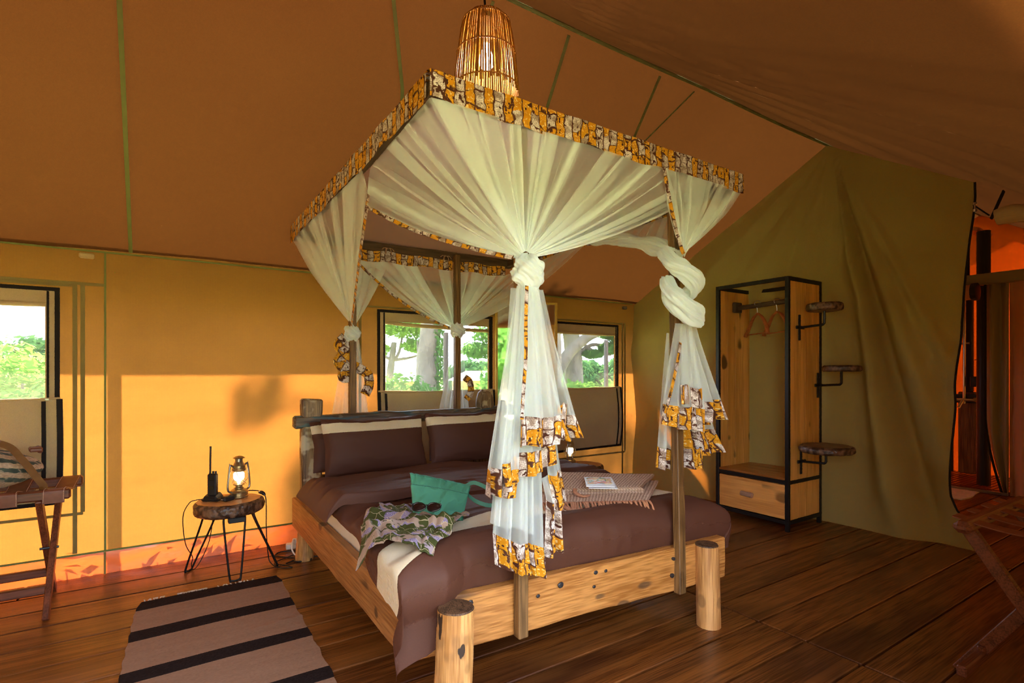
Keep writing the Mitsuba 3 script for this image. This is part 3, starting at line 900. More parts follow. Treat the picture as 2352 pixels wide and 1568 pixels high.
part(bed, 'headboard_beam', beam_fn(), 'm_headboard', smooth=50)
hv, hf = rough(cbox(.80, .945, 3.955, 4.035, .26, 1.155, .012), .008, 6, .05, 2)
hv[:, 0] += .012 * (hv[:, 2] - .9)
part(bed, 'headboard_post', (hv, hf), 'm_oldpost', smooth=50)
hv, hf = rough(cbox(2.235, 2.41, 3.955, 4.035, .0, 1.20, .03), .01, 6, .04, 8)
hv[:, 0] = 2.32 + (hv[:, 0] - 2.32) * np.where(hv[:, 2] > 1.05, np.sqrt(np.clip(1 - ((hv[:, 2] - 1.05) / .18) ** 2, .16, 1)), 1)
part(bed, 'headboard_post', (hv, hf), 'm_oldpost', smooth=50)
part(bed, 'headboard_panel', rough(cbox(.90, 2.50, 4.00, 4.03, .40, .60, .006), .004, 6, .08), 'm_oldpost', smooth=40)
# canopy posts and the beams they carry
for x, y, z0, z1, lx, ly in ((1.272, 1.878, .215, 2.44, .02, .035), (2.232, 1.822, .205, 2.44, .05, .09), (1.168, 3.995, .28, 2.34, 0, 0), (2.052, 3.995, .28, 2.34, 0, 0)):
    v, f = rough(cbox(x - .025, x + .025, y - .022, y + .022, z0, z1, .004), .0015, 5, .1, int(x * 10))
    lean = np.clip((v[:, 2:] - .3) / 2.1, 0, 1)          # the foot posts lean back a little
    part(bed, 'canopy_post', (v + lean * np.array([lx, ly, 0]), f), 'm_post', smooth=30)
CF = dict(FL=(.868, 1.885, 2.45), FR=(2.80, 1.885, 2.455), BL=(.775, 4.06, 2.345), BR=(2.60, 4.06, 2.335))
CF = {k: np.array(v) for k, v in CF.items()}
part(bed, 'canopy_beam', beam(CF['FL'], CF['FR'], .05, .07), 'm_post_x')
part(bed, 'canopy_beam', beam(CF['BL'] - [.03, 0, 0], CF['BR'] + [.03, 0, 0], .05, .075), 'm_post_x')
part(bed, 'canopy_beam', beam(CF['FL'], CF['BL'], .045, .06), 'm_post_y')
part(bed, 'canopy_beam', beam(CF['FR'], CF['BR'], .045, .06), 'm_post_y')

# mattress and sheet
def soft(x0, x1, y0, y1, z0, z1, r=.06, k=.006, step=.05, s=5.0, seed=0):
    m = trimesh.creation.box((1, 1, 1)); v, f = trimesh.remesh.subdivide_to_size(m.vertices, m.faces, .06, max_iter=10)
    mm = trimesh.Trimesh(v, f, process=True); v = np.array(mm.vertices)
    c = np.array([(x0 + x1) / 2, (y0 + y1) / 2, (z0 + z1) / 2]); h = np.array([x1 - x0, y1 - y0, z1 - z0]) / 2
    p = v * 2 * h
    q = np.clip(p, -(h - r), h - r); d = p - q; L = np.linalg.norm(d, axis=1, keepdims=True)
    p = q + np.where(L > 1e-9, d / np.maximum(L, 1e-9) * np.minimum(L, r), 0)
    p = p + k * 2 * np.stack([fb(p * s + o, 2, seed) for o in (0, 7, 13)], -1)
    return p + c, np.array(mm.faces)


mat_ = thing('mattress', 'thick mattress under a cream fitted sheet, showing beside the left rail', 'mattress')
scene[mat_] = mikit.ply(W(soft(.055, BW - .055, .07, 2.08, .285, .585, .05, .006)), 'm_sheet', smooth=True)

# duvet: one surface, brown with a cream stripe; the foot end and both sides hang over
def hang_prof(s, over, R):
    """Distance s past the edge (negative: still on top) -> (outward, drop) round a soft edge of radius R."""
    a = np.clip((s + R) / R, 0, np.pi / 2)
    out = np.where(s < -R, s, -R + R * np.sin(a))
    drop = np.where(s < -R, 0, R - R * np.cos(a)) + np.maximum(s + R - R * np.pi / 2, 0)
    return out, drop


def duvet_fn(U, V):
    """U across (0 left hem .. 1 right hem), V from the foot hem (0) to the head edge (1)."""
    Ltot = BW
    left = np.interp(V, [0, .06, .13, .21, .30, .42, .8, 1], [.065, .09, .13, .17, .12, .04, .03, .02])
    right = .24
    foot = np.interp(U, [0, .03, .06, .11, .16, .5, 1], [.325, .345, .34, .29, .235, .20, .22])
    s = -left + (Ltot + left + right) * U           # position across; < 0 is past the left edge
    yy = -foot + (1.72 + foot) * V
    oL, dL = hang_prof(-s, 0, .07); oR, dR = hang_prof(s - Ltot, 0, .11)
    oF, dF = hang_prof(-yy, 0, .10)
    x = np.where(s < Ltot / 2, -oL, Ltot + oR)
    y = np.where(yy < .8, -oF, yy)
    top = .628 + .018 * np.sin(np.pi * np.clip(s / Ltot, 0, 1)) + .012 * np.exp(-((yy - .10) / .12) ** 2)
    dFF = np.where(yy < .8, dF, 0)
    z = top - np.where(s < Ltot / 2, dL + dFF, np.maximum(dR, dFF) + .15 * np.minimum(dR, dFF))
    # the puffed hanging front and right side swell outwards
    out_l = np.clip((.26 - s) / .12, 0, 1)
    y = y - (.022 + .025 * out_l) * np.sin(np.pi * np.clip(dF / .24, 0, 1)) + np.where(yy < .5, np.clip((.5 - yy) / .4, 0, 1), 0) * (.062 - .08 * out_l)
    x = x + np.where(s > Ltot / 2, .11 * np.sin(np.pi * np.clip(dR / .26, 0, 1) ** .8), 0)
    x = x - np.where(s < Ltot / 2, (.012 + .035 * np.clip((.6 - yy) / .3, 0, 1)) * np.clip(dL / .03, 0, 1), 0)
    # creases: long ones fanning from the left edge, vertical gathers along the foot
    ontop = np.clip(1 - dF / .05, 0, 1) * np.clip(1 - dL / .08, 0, 1) * np.clip(1 - dR / .08, 0, 1)
    c = fb(n3(s * 1.1 + .9 * yy, yy * 9 - 3.2 * s * np.exp(-s * 1.2), 1.0), 3)
    z = z + ontop * (.085 * np.exp(-np.maximum(s, 0) * 1.2) + .018) * c
    z = z + ontop * .02 * fb(n3(s * 3, yy * 3, 8.0), 2)
    fold = np.clip(dF / .06, 0, 1)
    y = y + fold * (.018 * fb(n3(s * 9, dF * 5, 2.0), 2) + .010 * fb(n3(s * 22, dF * 6, 5.0), 2) * np.clip(dF / .15, 0, 1))
    corner = np.clip(1 - s / .30, 0, 1) * fold
    y = y + corner * .014 * np.sin(s * 20 + dF * 7)
    x = x + corner * .008 * np.sin(dF * 22)
    rs = np.clip(dR / .06, 0, 1) * (s > Ltot / 2)
    x = x + rs * .02 * fb(n3(yy * 10, dR * 5, 4.0), 2)
    return np.stack([x, y, z], -1)


def duvet_piece(lo, hi, n):
    """The duvet between two lines that run a little askew across the bed."""
    (v, f), _ = grid(lambda U, T: duvet_fn(U, lo(U) + (hi(U) - lo(U)) * T), 150, n)
    return W(solid(v.reshape(150, n, 3), [0, 0, 1], .004))


S0, S1 = (lambda U: .165 + .085 * U), (lambda U: .262 + .095 * U)
duvet = thing('duvet', 'chocolate brown duvet with one cream stripe spread over the bed', 'duvet')
scene[duvet] = mikit.ply(duvet_piece(lambda U: 0 * U, S0, 44), 'm_duvet', smooth=60)
part(duvet, 'stripe', duvet_piece(S0, S1, 14), 'm_duvet_cream', smooth=60, label='cream stripe across the duvet near the foot')
part(duvet, 'upper_panel', duvet_piece(S1, lambda U: 1 + 0 * U, 110), 'm_duvet', smooth=60)


def turn_fn(U, V):
    """The turned-back head end of the duvet, a thick soft roll."""
    x = -.075 + 1.98 * U
    a = V * np.pi * 1.08
    edge = .94 - .10 * U + .05 * fb(n3(U * 4, 2.0, 1.0), 2)
    prof_y = np.where(V < .22, edge + .03 * (1 - np.cos(V / .22 * np.pi / 2)) - .03, edge + (V - .22) / .78 * (1.66 - edge))
    t = np.clip((prof_y - edge) / .62, 0, 1)
    h = .050 * np.sqrt(np.clip(V / .12, 0, 1)) * (1 - .35 * t) + .012
    h = h * np.clip((1.02 - V) / .08, .15, 1)
    left = np.clip((U - .0) / .05, 0, 1); right = np.clip((1 - U) / .08, 0, 1)
    z = .634 + h * np.sqrt(left) * np.sqrt(right) - .07 * (1 - left) ** 2 - .16 * (1 - right) ** 2
    z = z + .075 * fb(n3(x * 1.4 + prof_y * 1.1, prof_y * 11 - x * 1.6, 4.0), 3) * left + .018 * fb(n3(x * 2.5, prof_y * 3, 5.0), 2)
    return np.stack([x, prof_y, z], -1)


(v, f), _ = grid(turn_fn, 120, 60)
part(duvet, 'turned_back_end', W(solid(v.reshape(120, 60, 3), [0, 0, 1], .01)), 'm_duvet', smooth=60)


# pillows: a stuffed case with a flat flange and a cream stripe
def pillow(name_label, c, w, h, th, lean, yaw, seed, stripe=True, group=None):
    def surf(U, V, side):
        x, y = (2 * U - 1), (2 * V - 1)
        body = np.clip(1 - np.abs(x) ** 2.6, 0, 1) ** .55 * np.clip(1 - np.abs(y) ** 2.6, 0, 1) ** .55
        pinch = 1 - .05 * (1 - np.abs(y)) * np.abs(x) ** 3
        zz = side * th / 2 * body + .014 * fb(n3(x * 2.2, y * 2.2, seed), 3) * body ** .3
        wr = .022 * body ** .3 * fb(n3(x * 3 + y * 5, y * 3 - x * 4, seed + 2), 3) * np.clip(np.hypot(x, y) - .5, 0, 1)
        sag = .03 * h * np.sin(np.pi * U) * (y > 0) * y + .012 * fb(n3(x * 5, 1.0, seed), 2) * (y > .8)
        return np.stack([x * w / 2 * pinch, (zz + wr * side), y * h / 2 * (1 - .03 * (1 - np.abs(x))) - sag], -1)

    def place(m):
        v, f = tri(m)
        c1, s1 = math.cos(lean), math.sin(lean)
        v = np.stack([v[:, 0], v[:, 1] * c1 + v[:, 2] * s1, -v[:, 1] * s1 + v[:, 2] * c1], -1)
        c2, s2 = math.cos(yaw), math.sin(yaw)
        return np.stack([v[:, 0] * c2 - v[:, 1] * s2, v[:, 0] * s2 + v[:, 1] * c2, v[:, 2]], -1) + c, f
    p = thing('pillow', name_label, 'pillow', group)
    N = 46
    front = grid(lambda U, V: surf(U, V, -1), N, 40)[0]; back = grid(lambda U, V: surf(U, V, 1), N, 40)[0]
    # panels: below the stripe, the stripe, above it; the back is one
    for nm, v0, v1, mt in (('case_front', 0, .745, 'm_pillow'), ('stripe', .745, .915, 'm_duvet_cream'), ('case_top', .915, 1, 'm_pillow')):
        g = grid(lambda U, V: surf(U, V, -1), N, max(4, int(40 * (v1 - v0))), (0, 1), (v0, v1))[0]
        part(p, nm, place(g), mt, smooth=True, label='cream stripe near the top' if nm == 'stripe' else None)
    part(p, 'case_back', place(back), 'm_pillow', smooth=True)
    return p


pillow('brown pillow with cream stripe leaning back at the left, behind the front one', np.array([1.225, 3.84, .83]), .78, .36, .13, .30, .03, 3.0)
pillow('brown pillow with cream stripe leaning back at the right, behind the front one', np.array([2.07, 3.82, .84]), .74, .37, .13, .30, -.02, 5.0)
pillow('plump brown pillow with cream stripe, front one on the left side of the bed', np.array([1.255, 3.70, .835]), .76, .40, .17, .26, .06, 1.0)
pillow('brown pillow with cream stripe, front one on the right, half hidden by the net', np.array([2.02, 3.72, .845]), .72, .40, .16, .30, .03, 2.0)

# ------------------------------------------------------------------ mosquito net on the canopy
net = thing('mosquito_net', 'sheer white mosquito net with yellow and brown batik borders, knotted at the four bed posts', 'mosquito net')
BH = .112


def band(p, q, outward, h=BH, seed=0, drop=0.0, top=True, n=90):
    p, q, o = (np.asarray(a, float) for a in (p, q, outward))
    L = np.linalg.norm(q - p)

    def fn(U, V):
        P = p + (q - p) * U[..., None]
        low = (1 - V)[..., None]
        wob = (.006 * np.sin(U * L * 9 + seed) + .004 * np.sin(U * L * 31 + seed)) * (1 - V)
        return P + o * (.034 + .004 * np.sin(U * L * 17 + seed))[..., None] + n3(0 * U, 0 * U, .055 - h * (1 - V) + wob)
    (v, f), uv = grid(fn, n, 8)
    uv = np.stack([uv[:, 0] * L + seed, uv[:, 1] * h + .013 * seed], -1)
    part(net, 'batik_band', (v, f), 'm_batik', smooth=True, uv=uv)
    if top:
        (v, f), uv = grid(lambda U, V: p + (q - p) * U[..., None] + o * (.034 - .075 * V)[..., None] + n3(0 * U, 0 * U, .055 + .006 * np.sin(np.pi * V)), n, 4)
        part(net, 'batik_band', (v, f), 'm_batik', smooth=True, uv=np.stack([uv[:, 0] * L + seed, h + uv[:, 1] * .075 + .013 * seed], -1))


band(CF['FL'] - [.034, 0, 0], CF['FR'] + [.034, 0, 0], (0, -1, 0), seed=1)
band(CF['BL'], CF['FL'], (-1, 0, 0), seed=4)
band(CF['FR'], CF['BR'], (1, 0, 0), seed=7)
# the back border hangs under its beam, in two lengths, tied up with bows
for x0, x1, s in ((1.0, 2.03, 2), (2.07, 2.56, 6)):
    L = x1 - x0
    (v, f), uv = grid(lambda U, V: np.stack([x0 + L * U, 4.032 + .006 * np.sin(U * L * 26), 2.215 + .085 * V + .012 * U * V * 0 - .006 * np.cos(U * L * 20)], -1), 60, 6)
    part(net, 'batik_band', (v, f), 'm_batik', smooth=True, uv=np.stack([uv[:, 0] * L + s, uv[:, 1] * .085], -1))
for x in (1.45, 1.95):
    for a, b in ((-.05, -.015), (.05, -.022), (-.022, -.05), (.03, -.055)):
        part(net, 'tie_ribbon', tube(spline([(x, 4.015, 2.325), (x + a * .6, 4.0, 2.325 + b * .1), (x + a, 4.0, 2.325 + b)], 8), .006, 5, squash=.5), 'm_batik', smooth=True)
# roof panel
(v, f), uv = grid(lambda U, V: np.stack([(1 - V) * (CF['FL'][0] + (CF['FR'][0] - CF['FL'][0]) * U) + V * (CF['BL'][0] + (CF['BR'][0] - CF['BL'][0]) * U), 1.88 + 2.18 * V,
                  2.485 + (2.37 - 2.485) * V - .05 * np.sin(np.pi * U) * np.sin(np.pi * V) + .02 * fb(n3(U * 5, V * 5, 1.0), 2)], -1), 50, 50)
part(net, 'roof_panel', (v, f), 'm_net_roof', smooth=True)


def fan(top, K, npl, seed, sag0=.0, sag1=.0, trim0=False, spread=.030, n=560, m=26, amp=1.0, bow=.0):
    """Net gathered from a line under the canopy into the knot at K, in overlapping pleats."""
    T = lerp_line(top, 900)
    s = np.linspace(0, 1, 900)
    K = np.asarray(K, float)
    rg = np.random.default_rng(seed)
    ph = rg.uniform(0, 6.28, 8)

    def at(a):
        return np.stack([np.interp(a, s, T[:, k]) for k in range(3)], -1)

    def fn(U, V):
        w = (1.25 * np.sin(2 * np.pi * npl * U + 2.0 * np.sin(2 * np.pi * 2.3 * U + ph[0]) + ph[1]) / npl + .55 * np.sin(2 * np.pi * npl * 2.37 * U + 1.5 * np.sin(5 * U * 6.28 + ph[3]) + ph[2]) / npl
             + .5 * np.sin(2 * np.pi * npl * .43 * U + ph[4]) / npl) * .155 * amp * 2.5
        env = np.clip(np.minimum(U, 1 - U) * 22, 0, 1)
        a = np.clip(U + w * env * (.85 + .15 * np.clip(V * 2.5, 0, 1)), 0, 1)
        P0 = at(a)
        c = at(np.array(.5)); side = at(np.array(1.0)) - at(np.array(0.0)); side = side / np.linalg.norm(side)
        rel = (a - .5) * 2
        ring = K + side * (spread * rel)[..., None] + n3(0 * U, 0 * U, .02 * np.cos(rel * 2) + 0 * U)
        P = P0 + (ring - P0) * V[..., None]
        hang = 4 * V * (1 - V)
        P[..., 2] -= hang * (sag0 * np.exp(-U / .12) + sag1 * np.exp(-(1 - U) / .12) + .01)
        # fullness of the pleats, and a hollow towards the bed
        dd = at(np.clip(a, 0, 1)) - K; nrm = np.cross(dd, side); nrm = nrm / (np.linalg.norm(nrm, axis=-1, keepdims=True) + 1e-9)
        full = .020 * np.cos(2 * np.pi * npl * U + ph[5]) + .010 * np.cos(2 * np.pi * npl * 2.37 * U + ph[6])
        return P + nrm * (full * (1 - V) ** .6 * np.clip(V * 3, .15, 1) + bow * hang)[..., None]
    (v, f), uv = grid(fn, n, m)
    part(net, 'drape', (v, f), 'm_net_fan', smooth=True, uv=uv)
    if trim0:
        e = fn(np.zeros(40), np.linspace(0, .97, 40))
        L = np.r_[0, np.cumsum(np.linalg.norm(np.diff(e, axis=0), axis=1))]
        d = np.gradient(e, axis=0); d /= np.linalg.norm(d, axis=1, keepdims=True)
        view = e - np.array([0, 0, EYE]); sd = np.cross(d, np.array([.57, .82, 0])); sd /= np.linalg.norm(sd, axis=1, keepdims=True)
        wd = .0095
        P = np.stack([e - sd * wd, e + sd * wd], 1) + np.array([-.006, -.010, 0])
        part(net, 'batik_trim', (P.reshape(-1, 3), grid_faces(40, 2)), 'm_batik', smooth=True, uv=np.stack([np.repeat(L, 2), np.tile([0, .026], 40)], -1))
    return fn


zB = 2.40
fan([(.812, 2.55, 2.16), (.815, 2.50, 2.33), (.84, 1.86, zB), (.90, 1.853, zB), (1.74, 1.853, zB), (2.55, 1.853, zB)], (1.252, 1.815, 1.835), 18, 11, -.01, .02, True, bow=.02)
fan([(2.13, 1.845, 2.40), (2.62, 1.845, 2.405), (2.815, 1.855, 2.41), (2.825, 2.0, 2.40), (2.81, 2.30, 2.39)], (2.235, 1.80, 1.955), 10, 12, .05, .03, True)
fan([(.812, 2.50, 2.20), (.813, 2.62, 2.36), (.755, 4.06, 2.31), (.80, 4.09, 2.30), (1.5, 4.05, 2.28)], (1.165, 3.985, 1.69), 13, 13, .02, .03, True)
fan([(1.22, 4.045, 2.20), (1.30, 4.045, 2.225), (2.04, 4.045, 2.225), (2.56, 4.045, 2.225), (2.60, 3.9, 2.25), (2.66, 3.0, 2.35)], (2.065, 4.045, 1.735), 14, 14, .05, .08, True)

# side net rolled up and wound round the right foot post
roll_pts = [(2.66, 3.02, 2.35), (2.58, 2.70, 2.27), (2.46, 2.35, 2.17), (2.33, 2.02, 2.04), (2.25, 1.89, 1.965)]
rp = spline(roll_pts, 60)
tt = np.linspace(0, 1, 60)


def twist(path, r, seed, turns, n=72, lump=.16):
    """A twisted roll of cloth: ridges wind round it."""
    v, f = tube(path, r, n)
    k = len(path)
    P = v[:k * n].reshape(k, n, 3); c = np.asarray(path)[:, None]
    g = np.arange(n) * 2 * np.pi / n
    T_k = turns * 2 * np.pi * np.linspace(0, 1, k)[:, None]
    rid = lump * .55 * np.sin(9 * g[None] + 1.3 * T_k + seed + .8 * np.sin(T_k * 2)) * (.6 + .4 * np.sin(2 * g[None] + seed)) + lump * .35 * np.sin(17 * g[None] + 1.1 * T_k) + lump * 1.2 * fb(n3(np.cos(g)[None] * 1.5 + 0 * T_k, np.sin(g)[None] * 1.5 + 0 * T_k, np.linspace(0, k / 9, k)[:, None] + 0 * g[None]), 2) + lump * np.sin(3 * g[None] + turns * 2 * np.pi * np.linspace(0, 1, k)[:, None] + seed) + lump * .6 * np.sin(7 * g[None] + 1.7 * turns * 2 * np.pi * np.linspace(0, 1, k)[:, None]) * .6
    v[:k * n] = (c + (P - c) * (1 + rid[..., None])).reshape(-1, 3)
    return v, f


part(net, 'rolled_side', twist(rp, .030 + .016 * tt + .006 * np.sin(tt * 21), 1.0, 2.5), 'm_net_knot', smooth=True)


def side_net(U, V):
    a = np.clip(U + .03 * np.sin(U * 60) + .02 * np.sin(U * 97 + 1), 0, 1)
    top = np.stack([2.72 + .06 * (1 - a), 3.0 - .95 * a, 2.37 + 0 * a], -1)
    bot = np.stack([np.interp(a, tt, rp[:, k]) for k in range(3)], -1)
    P = top + (bot - top) * V[..., None]
    P[..., 0] += .02 * np.sin(U * 80) * V
    return P


(v, f), uv = grid(side_net, 160, 10)
part(net, 'drape', (v, f), 'm_net', smooth=True)
px, py = 2.232, 1.822
w1 = spline([(2.20, 1.90, 1.985), (2.15, 1.80, 1.90), (2.19, 1.755, 1.865), (2.26, 1.755, 1.82), (2.30, 1.80, 1.775), (2.29, 1.87, 1.75)], 50)
part(net, 'wrapped_roll', twist(w1, np.interp(np.linspace(0, 1, 50), [0, .3, .6, 1], [.035, .042, .045, .03]), .5, 1.5), 'm_net_knot', smooth=True)
w2 = spline([(2.17, 1.86, 1.83), (2.125, 1.80, 1.76), (2.145, 1.755, 1.70), (2.21, 1.745, 1.655), (2.275, 1.755, 1.63), (2.30, 1.80, 1.625)], 50)
part(net, 'wrapped_roll', twist(w2, np.interp(np.linspace(0, 1, 50), [0, .3, .6, .9, 1], [.03, .052, .058, .042, .03]), 2.5, 1.5), 'm_net_knot', smooth=True)


def knot(c, rx, ry, rz, seed):
    v, f = tri(trimesh.creation.icosphere(5, 1.0))
    g = np.arctan2(v[:, 1], v[:, 0]); el = v[:, 2]
    k = 1 + .10 * np.sin(3 * g + 5.5 * el + seed) + .055 * np.sin(5 * g - 7 * el + 2 * seed) + .035 * np.sin(13 * g + 16 * el + seed) + .16 * fb(v * 1.6 + seed, 3)
    k = k - .10 * np.exp(-((el - .25 * np.sin(2 * g + seed)) / .12) ** 2)
    return v * k[:, None] * [rx, ry, rz] + np.asarray(c), f


part(net, 'knot', knot((1.256, 1.80, 1.765), .070, .062, .070, 1.0), 'm_net_knot', smooth=True)
part(net, 'knot', knot((1.165, 3.99, 1.645), .060, .055, .062, 2.0), 'm_net_knot', smooth=True)
part(net, 'knot', knot((2.055, 3.99, 1.705), .062, .055, .062, 3.3), 'm_net_knot', smooth=True)
part(net, 'knot', knot((2.285, 1.79, 1.66), .045, .045, .06, 4.3), 'm_net_knot', smooth=True)


def tail(TL, TR, BL, BR, HL=None, HR=None, y0=1.80, y1=1.80, nf=3, amp=.03, seed=0, bulge=0.0, m_='m_net', n=60, hemonly=False):
    """A hanging leaf of net given by its corners (x, z); its hem is a batik strip reaching HL..HR."""
    TL, TR, BL, BR = (np.array(a, float) for a in (TL, TR, BL, BR))

    def fn(U, V, A=None):
        t = TL + (TR - TL) * U[..., None]; b = BL + (BR - BL) * U[..., None]
        P = t + (b - t) * V[..., None]
        wave = amp * (np.sin(2 * np.pi * nf * U + seed) + .45 * np.sin(2 * np.pi * nf * 2.3 * U + 2 * seed + 1.2 * V)) * (.12 + .88 * V)
        y = y0 + (y1 - y0) * V + wave + bulge * np.sin(np.pi * U) * -V
        x = P[..., 0] + .30 * amp * np.cos(2 * np.pi * nf * U + seed) * V
        return np.stack([x, y, P[..., 1] + .006 * np.sin(9 * U + seed) * V], -1)
    if not hemonly:
        (v, f), uv = grid(fn, n, 34)
        part(net, 'tail_leaf', (v, f), m_, smooth=True)
    if HL is not None:
        HL, HR = np.array(HL, float), np.array(HR, float)

        def hem(U, V):
            e = fn(U, np.ones_like(U))
            h = HL + (HR - HL) * U[..., None]; b = BL + (BR - BL) * U[..., None]
            d = h - b
            w2 = .35 * amp * np.sin(2 * np.pi * nf * 2 * U + seed) * V
            return np.stack([e[..., 0] + d[..., 0] * V, e[..., 1] + w2 - .006 * V, e[..., 2] + d[..., 1] * V], -1)
        (v, f), uv = grid(hem, n, 8)
        L = 1.5 * np.linalg.norm(BR - BL); H = .5 * (np.linalg.norm(HL - BL) + np.linalg.norm(HR - BR))
        part(net, 'batik_hem', (v, f), 'm_batik', smooth=True, uv=np.stack([uv[:, 0] * L + seed * 1.3, uv[:, 1] * H + .02], -1))


def strip3(path, w, seed, m_='m_batik', face=(0, 1, 0), n=60):
    e = spline(path, n); d = np.gradient(e, axis=0); d /= np.linalg.norm(d, axis=1, keepdims=True)
    sd = np.cross(d, np.asarray(face, float)); sd /= np.linalg.norm(sd, axis=1, keepdims=True)
    L = np.r_[0, np.cumsum(np.linalg.norm(np.diff(e, axis=0), axis=1))]
    ww = w * np.ones(n)
    P = np.stack([e - sd * ww[:, None] / 2, e + sd * ww[:, None] / 2], 1)
    part(net, 'batik_trim', (P.reshape(-1, 3), grid_faces(n, 2)), m_, smooth=True, uv=np.stack([np.repeat(L, 2) + seed, np.tile([0, w], n)], -1))


# left foot post: long tail in several leaves
tail((1.19, 1.70), (1.325, 1.70), (1.09, .70), (1.335, .607), (1.10, .573), (1.342, .477), 1.83, 1.80, 3, .022, 1.0)
tail((1.215, 1.70), (1.32, 1.70), (1.10, .74), (1.32, .66), None, None, 1.85, 1.83, 4, .02, 3.0)
tail((1.215, 1.69), (1.335, 1.70), (1.372, 1.155), (1.505, 1.164), (1.425, 1.055), (1.540, 1.064), 1.80, 1.79, 2, .025, 2.0)
tail((1.195, 1.71), (1.30, 1.70), (1.105, .995), (1.372, 1.049), (1.115, .885), (1.372, .965), 1.79, 1.775, 2, .022, 4.0)
tail((1.195, 1.705), (1.24, 1.71), (1.040, .973), (1.182, .955), (1.032, .872), (1.165, .844), 1.80, 1.79, 2.2, .028, 5.0)
tail((1.205, 1.705), (1.285, 1.70), (1.170, 1.167), (1.385, 1.168), (1.166, 1.054), (1.370, 1.048), 1.765, 1.735, 2.2, .018, 6.0)
tail((1.34, 1.05), (1.40, 1.08), (1.362, .905), (1.436, .93), (1.392, .75), (1.462, .79), 1.80, 1.80, 1.2, .012, 1.5)
tail((1.33, .90), (1.39, .92), (1.365, .80), (1.425, .79), (1.352, .562), (1.436, .580), 1.81, 1.81, 1.3, .015, 2.5)
tail((1.37, 1.25), (1.43, 1.25), (1.375, 1.215), (1.445, 1.22), (1.36, 1.07), (1.43, 1.07), 1.772, 1.765, .8, .010, 3.5, hemonly=True)
strip3([(1.215, 1.752, 1.70), (1.203, 1.742, 1.55), (1.196, 1.732, 1.42), (1.182, 1.728, 1.28), (1.170, 1.722, 1.165)], .017, 2.0)
# right foot post: skirt of ruffles
tail((2.16, 1.60), (2.28, 1.60), (2.05, 1.188), (2.345, 1.162), (2.04, 1.088), (2.345, 1.040), 1.79, 1.765, 2.5, .022, 1.2)
tail((2.25, 1.60), (2.34, 1.595), (2.39, 1.195), (2.545, 1.20), (2.38, 1.085), (2.60, 1.094), 1.80, 1.80, 2, .030, 2.2)
tail((2.25, 1.60), (2.33, 1.60), (2.27, 1.16), (2.52, 1.18), (2.26, 1.05), (2.56, 1.07), 1.84, 1.86, 3, .025, 3.2)
tail((2.20, 1.55), (2.30, 1.55), (2.128, 1.295), (2.30, 1.265), (2.125, 1.20), (2.305, 1.165), 1.765, 1.745, 1.3, .012, 4.2, hemonly=True)
tail((2.24, 1.55), (2.40, 1.55), (2.31, 1.035), (2.62, 1.022), (2.31, .885), (2.715, .886), 1.90, 1.92, 3.2, .026, 5.2)
tail((2.28, 1.2), (2.46, 1.2), (2.33, .93), (2.535, .93), (2.355, .825), (2.515, .815), 1.90, 1.905, 2.6, .030, 6.2, hemonly=True)
tail((2.222, 1.56), (2.236, 1.56), (2.185, .95), (2.26, .94), (2.170, .84), (2.255, .832), 1.90, 1.92, 1.5, .018, 7.2)
strip3([(2.165, 1.765, 1.50), (2.13, 1.755, 1.40), (2.085, 1.75, 1.28), (2.03, 1.745, 1.15)], .022, 1.0)
# head posts: short tails and ruffles
tail((1.14, 1.62), (1.225, 1.62), (1.03, .95), (1.33, .95), None, None, 4.05, 4.10, 3.5, .03, 1.0)
tail((1.15, 1.62), (1.235, 1.60), (1.12, 1.0), (1.325, .98), None, None, 4.04, 4.055, 3, .02, 2.0)
zz = [(1.13, 4.0, 1.615), (1.075, 3.99, 1.55), (1.12, 3.985, 1.50), (1.07, 3.98, 1.43), (1.12, 3.985, 1.375), (1.105, 3.99, 1.32), (1.165, 4.0, 1.33)]
strip3(zz, .095, 1.0)
strip3([(1.18, 4.0, 1.40), (1.235, 3.99, 1.37), (1.285, 3.985, 1.33), (1.292, 3.985, 1.25), (1.262, 3.99, 1.18)], .075, 3.0)
tail((2.05, 1.66), (2.12, 1.66), (1.915, 1.0), (2.10, .99), (1.91, .95), (2.10, .94), 4.045, 4.06, 3.5, .02, 1.5)
tail((2.06, 1.66), (2.13, 1.66), (2.06, 1.0), (2.19, 1.0), None, None, 4.05, 4.06, 2.5, .02, 2.5)
strip3([(2.115, 3.985, 1.31), (2.165, 3.98, 1.27), (2.175, 3.98, 1.18), (2.135, 3.985, 1.12)], .06, 5.0)

# ------------------------------------------------------------------ things on the bed
# folded throw with a fringe
th = thing('throw_blanket', 'folded brown herringbone throw with a knotted fringe on the foot of the bed', 'throw blanket')


def quad(a, b, c, d):
    a, b, c, d = (np.array(q, float) for q in (a, b, c, d))
    return lambda U, V: (a + (b - a) * U[..., None]) * (1 - V[..., None]) + (d + (c - d) * U[..., None]) * V[..., None]


lay = quad((1.64, 2.24, .668), (2.17, 1.985, .662), (2.61, 2.30, .664), (2.05, 2.78, .664))
P, uv = grid(lambda U, V: lay(U, V) + n3(0 * U, 0 * U, .010 * fb(n3(U * 4, V * 5, 1.0), 2)), 50, 40)
scene[th] = mikit.ply(solid(P[0].reshape(50, 40, 3), [0, 0, 1], .014), 'm_throw', smooth=True, uv=np.vstack([uv, uv]) * [.62, .52])
lay2 = quad((1.75, 2.385, .70), (2.27, 2.135, .695), (2.64, 2.36, .690), (2.15, 2.75, .70))


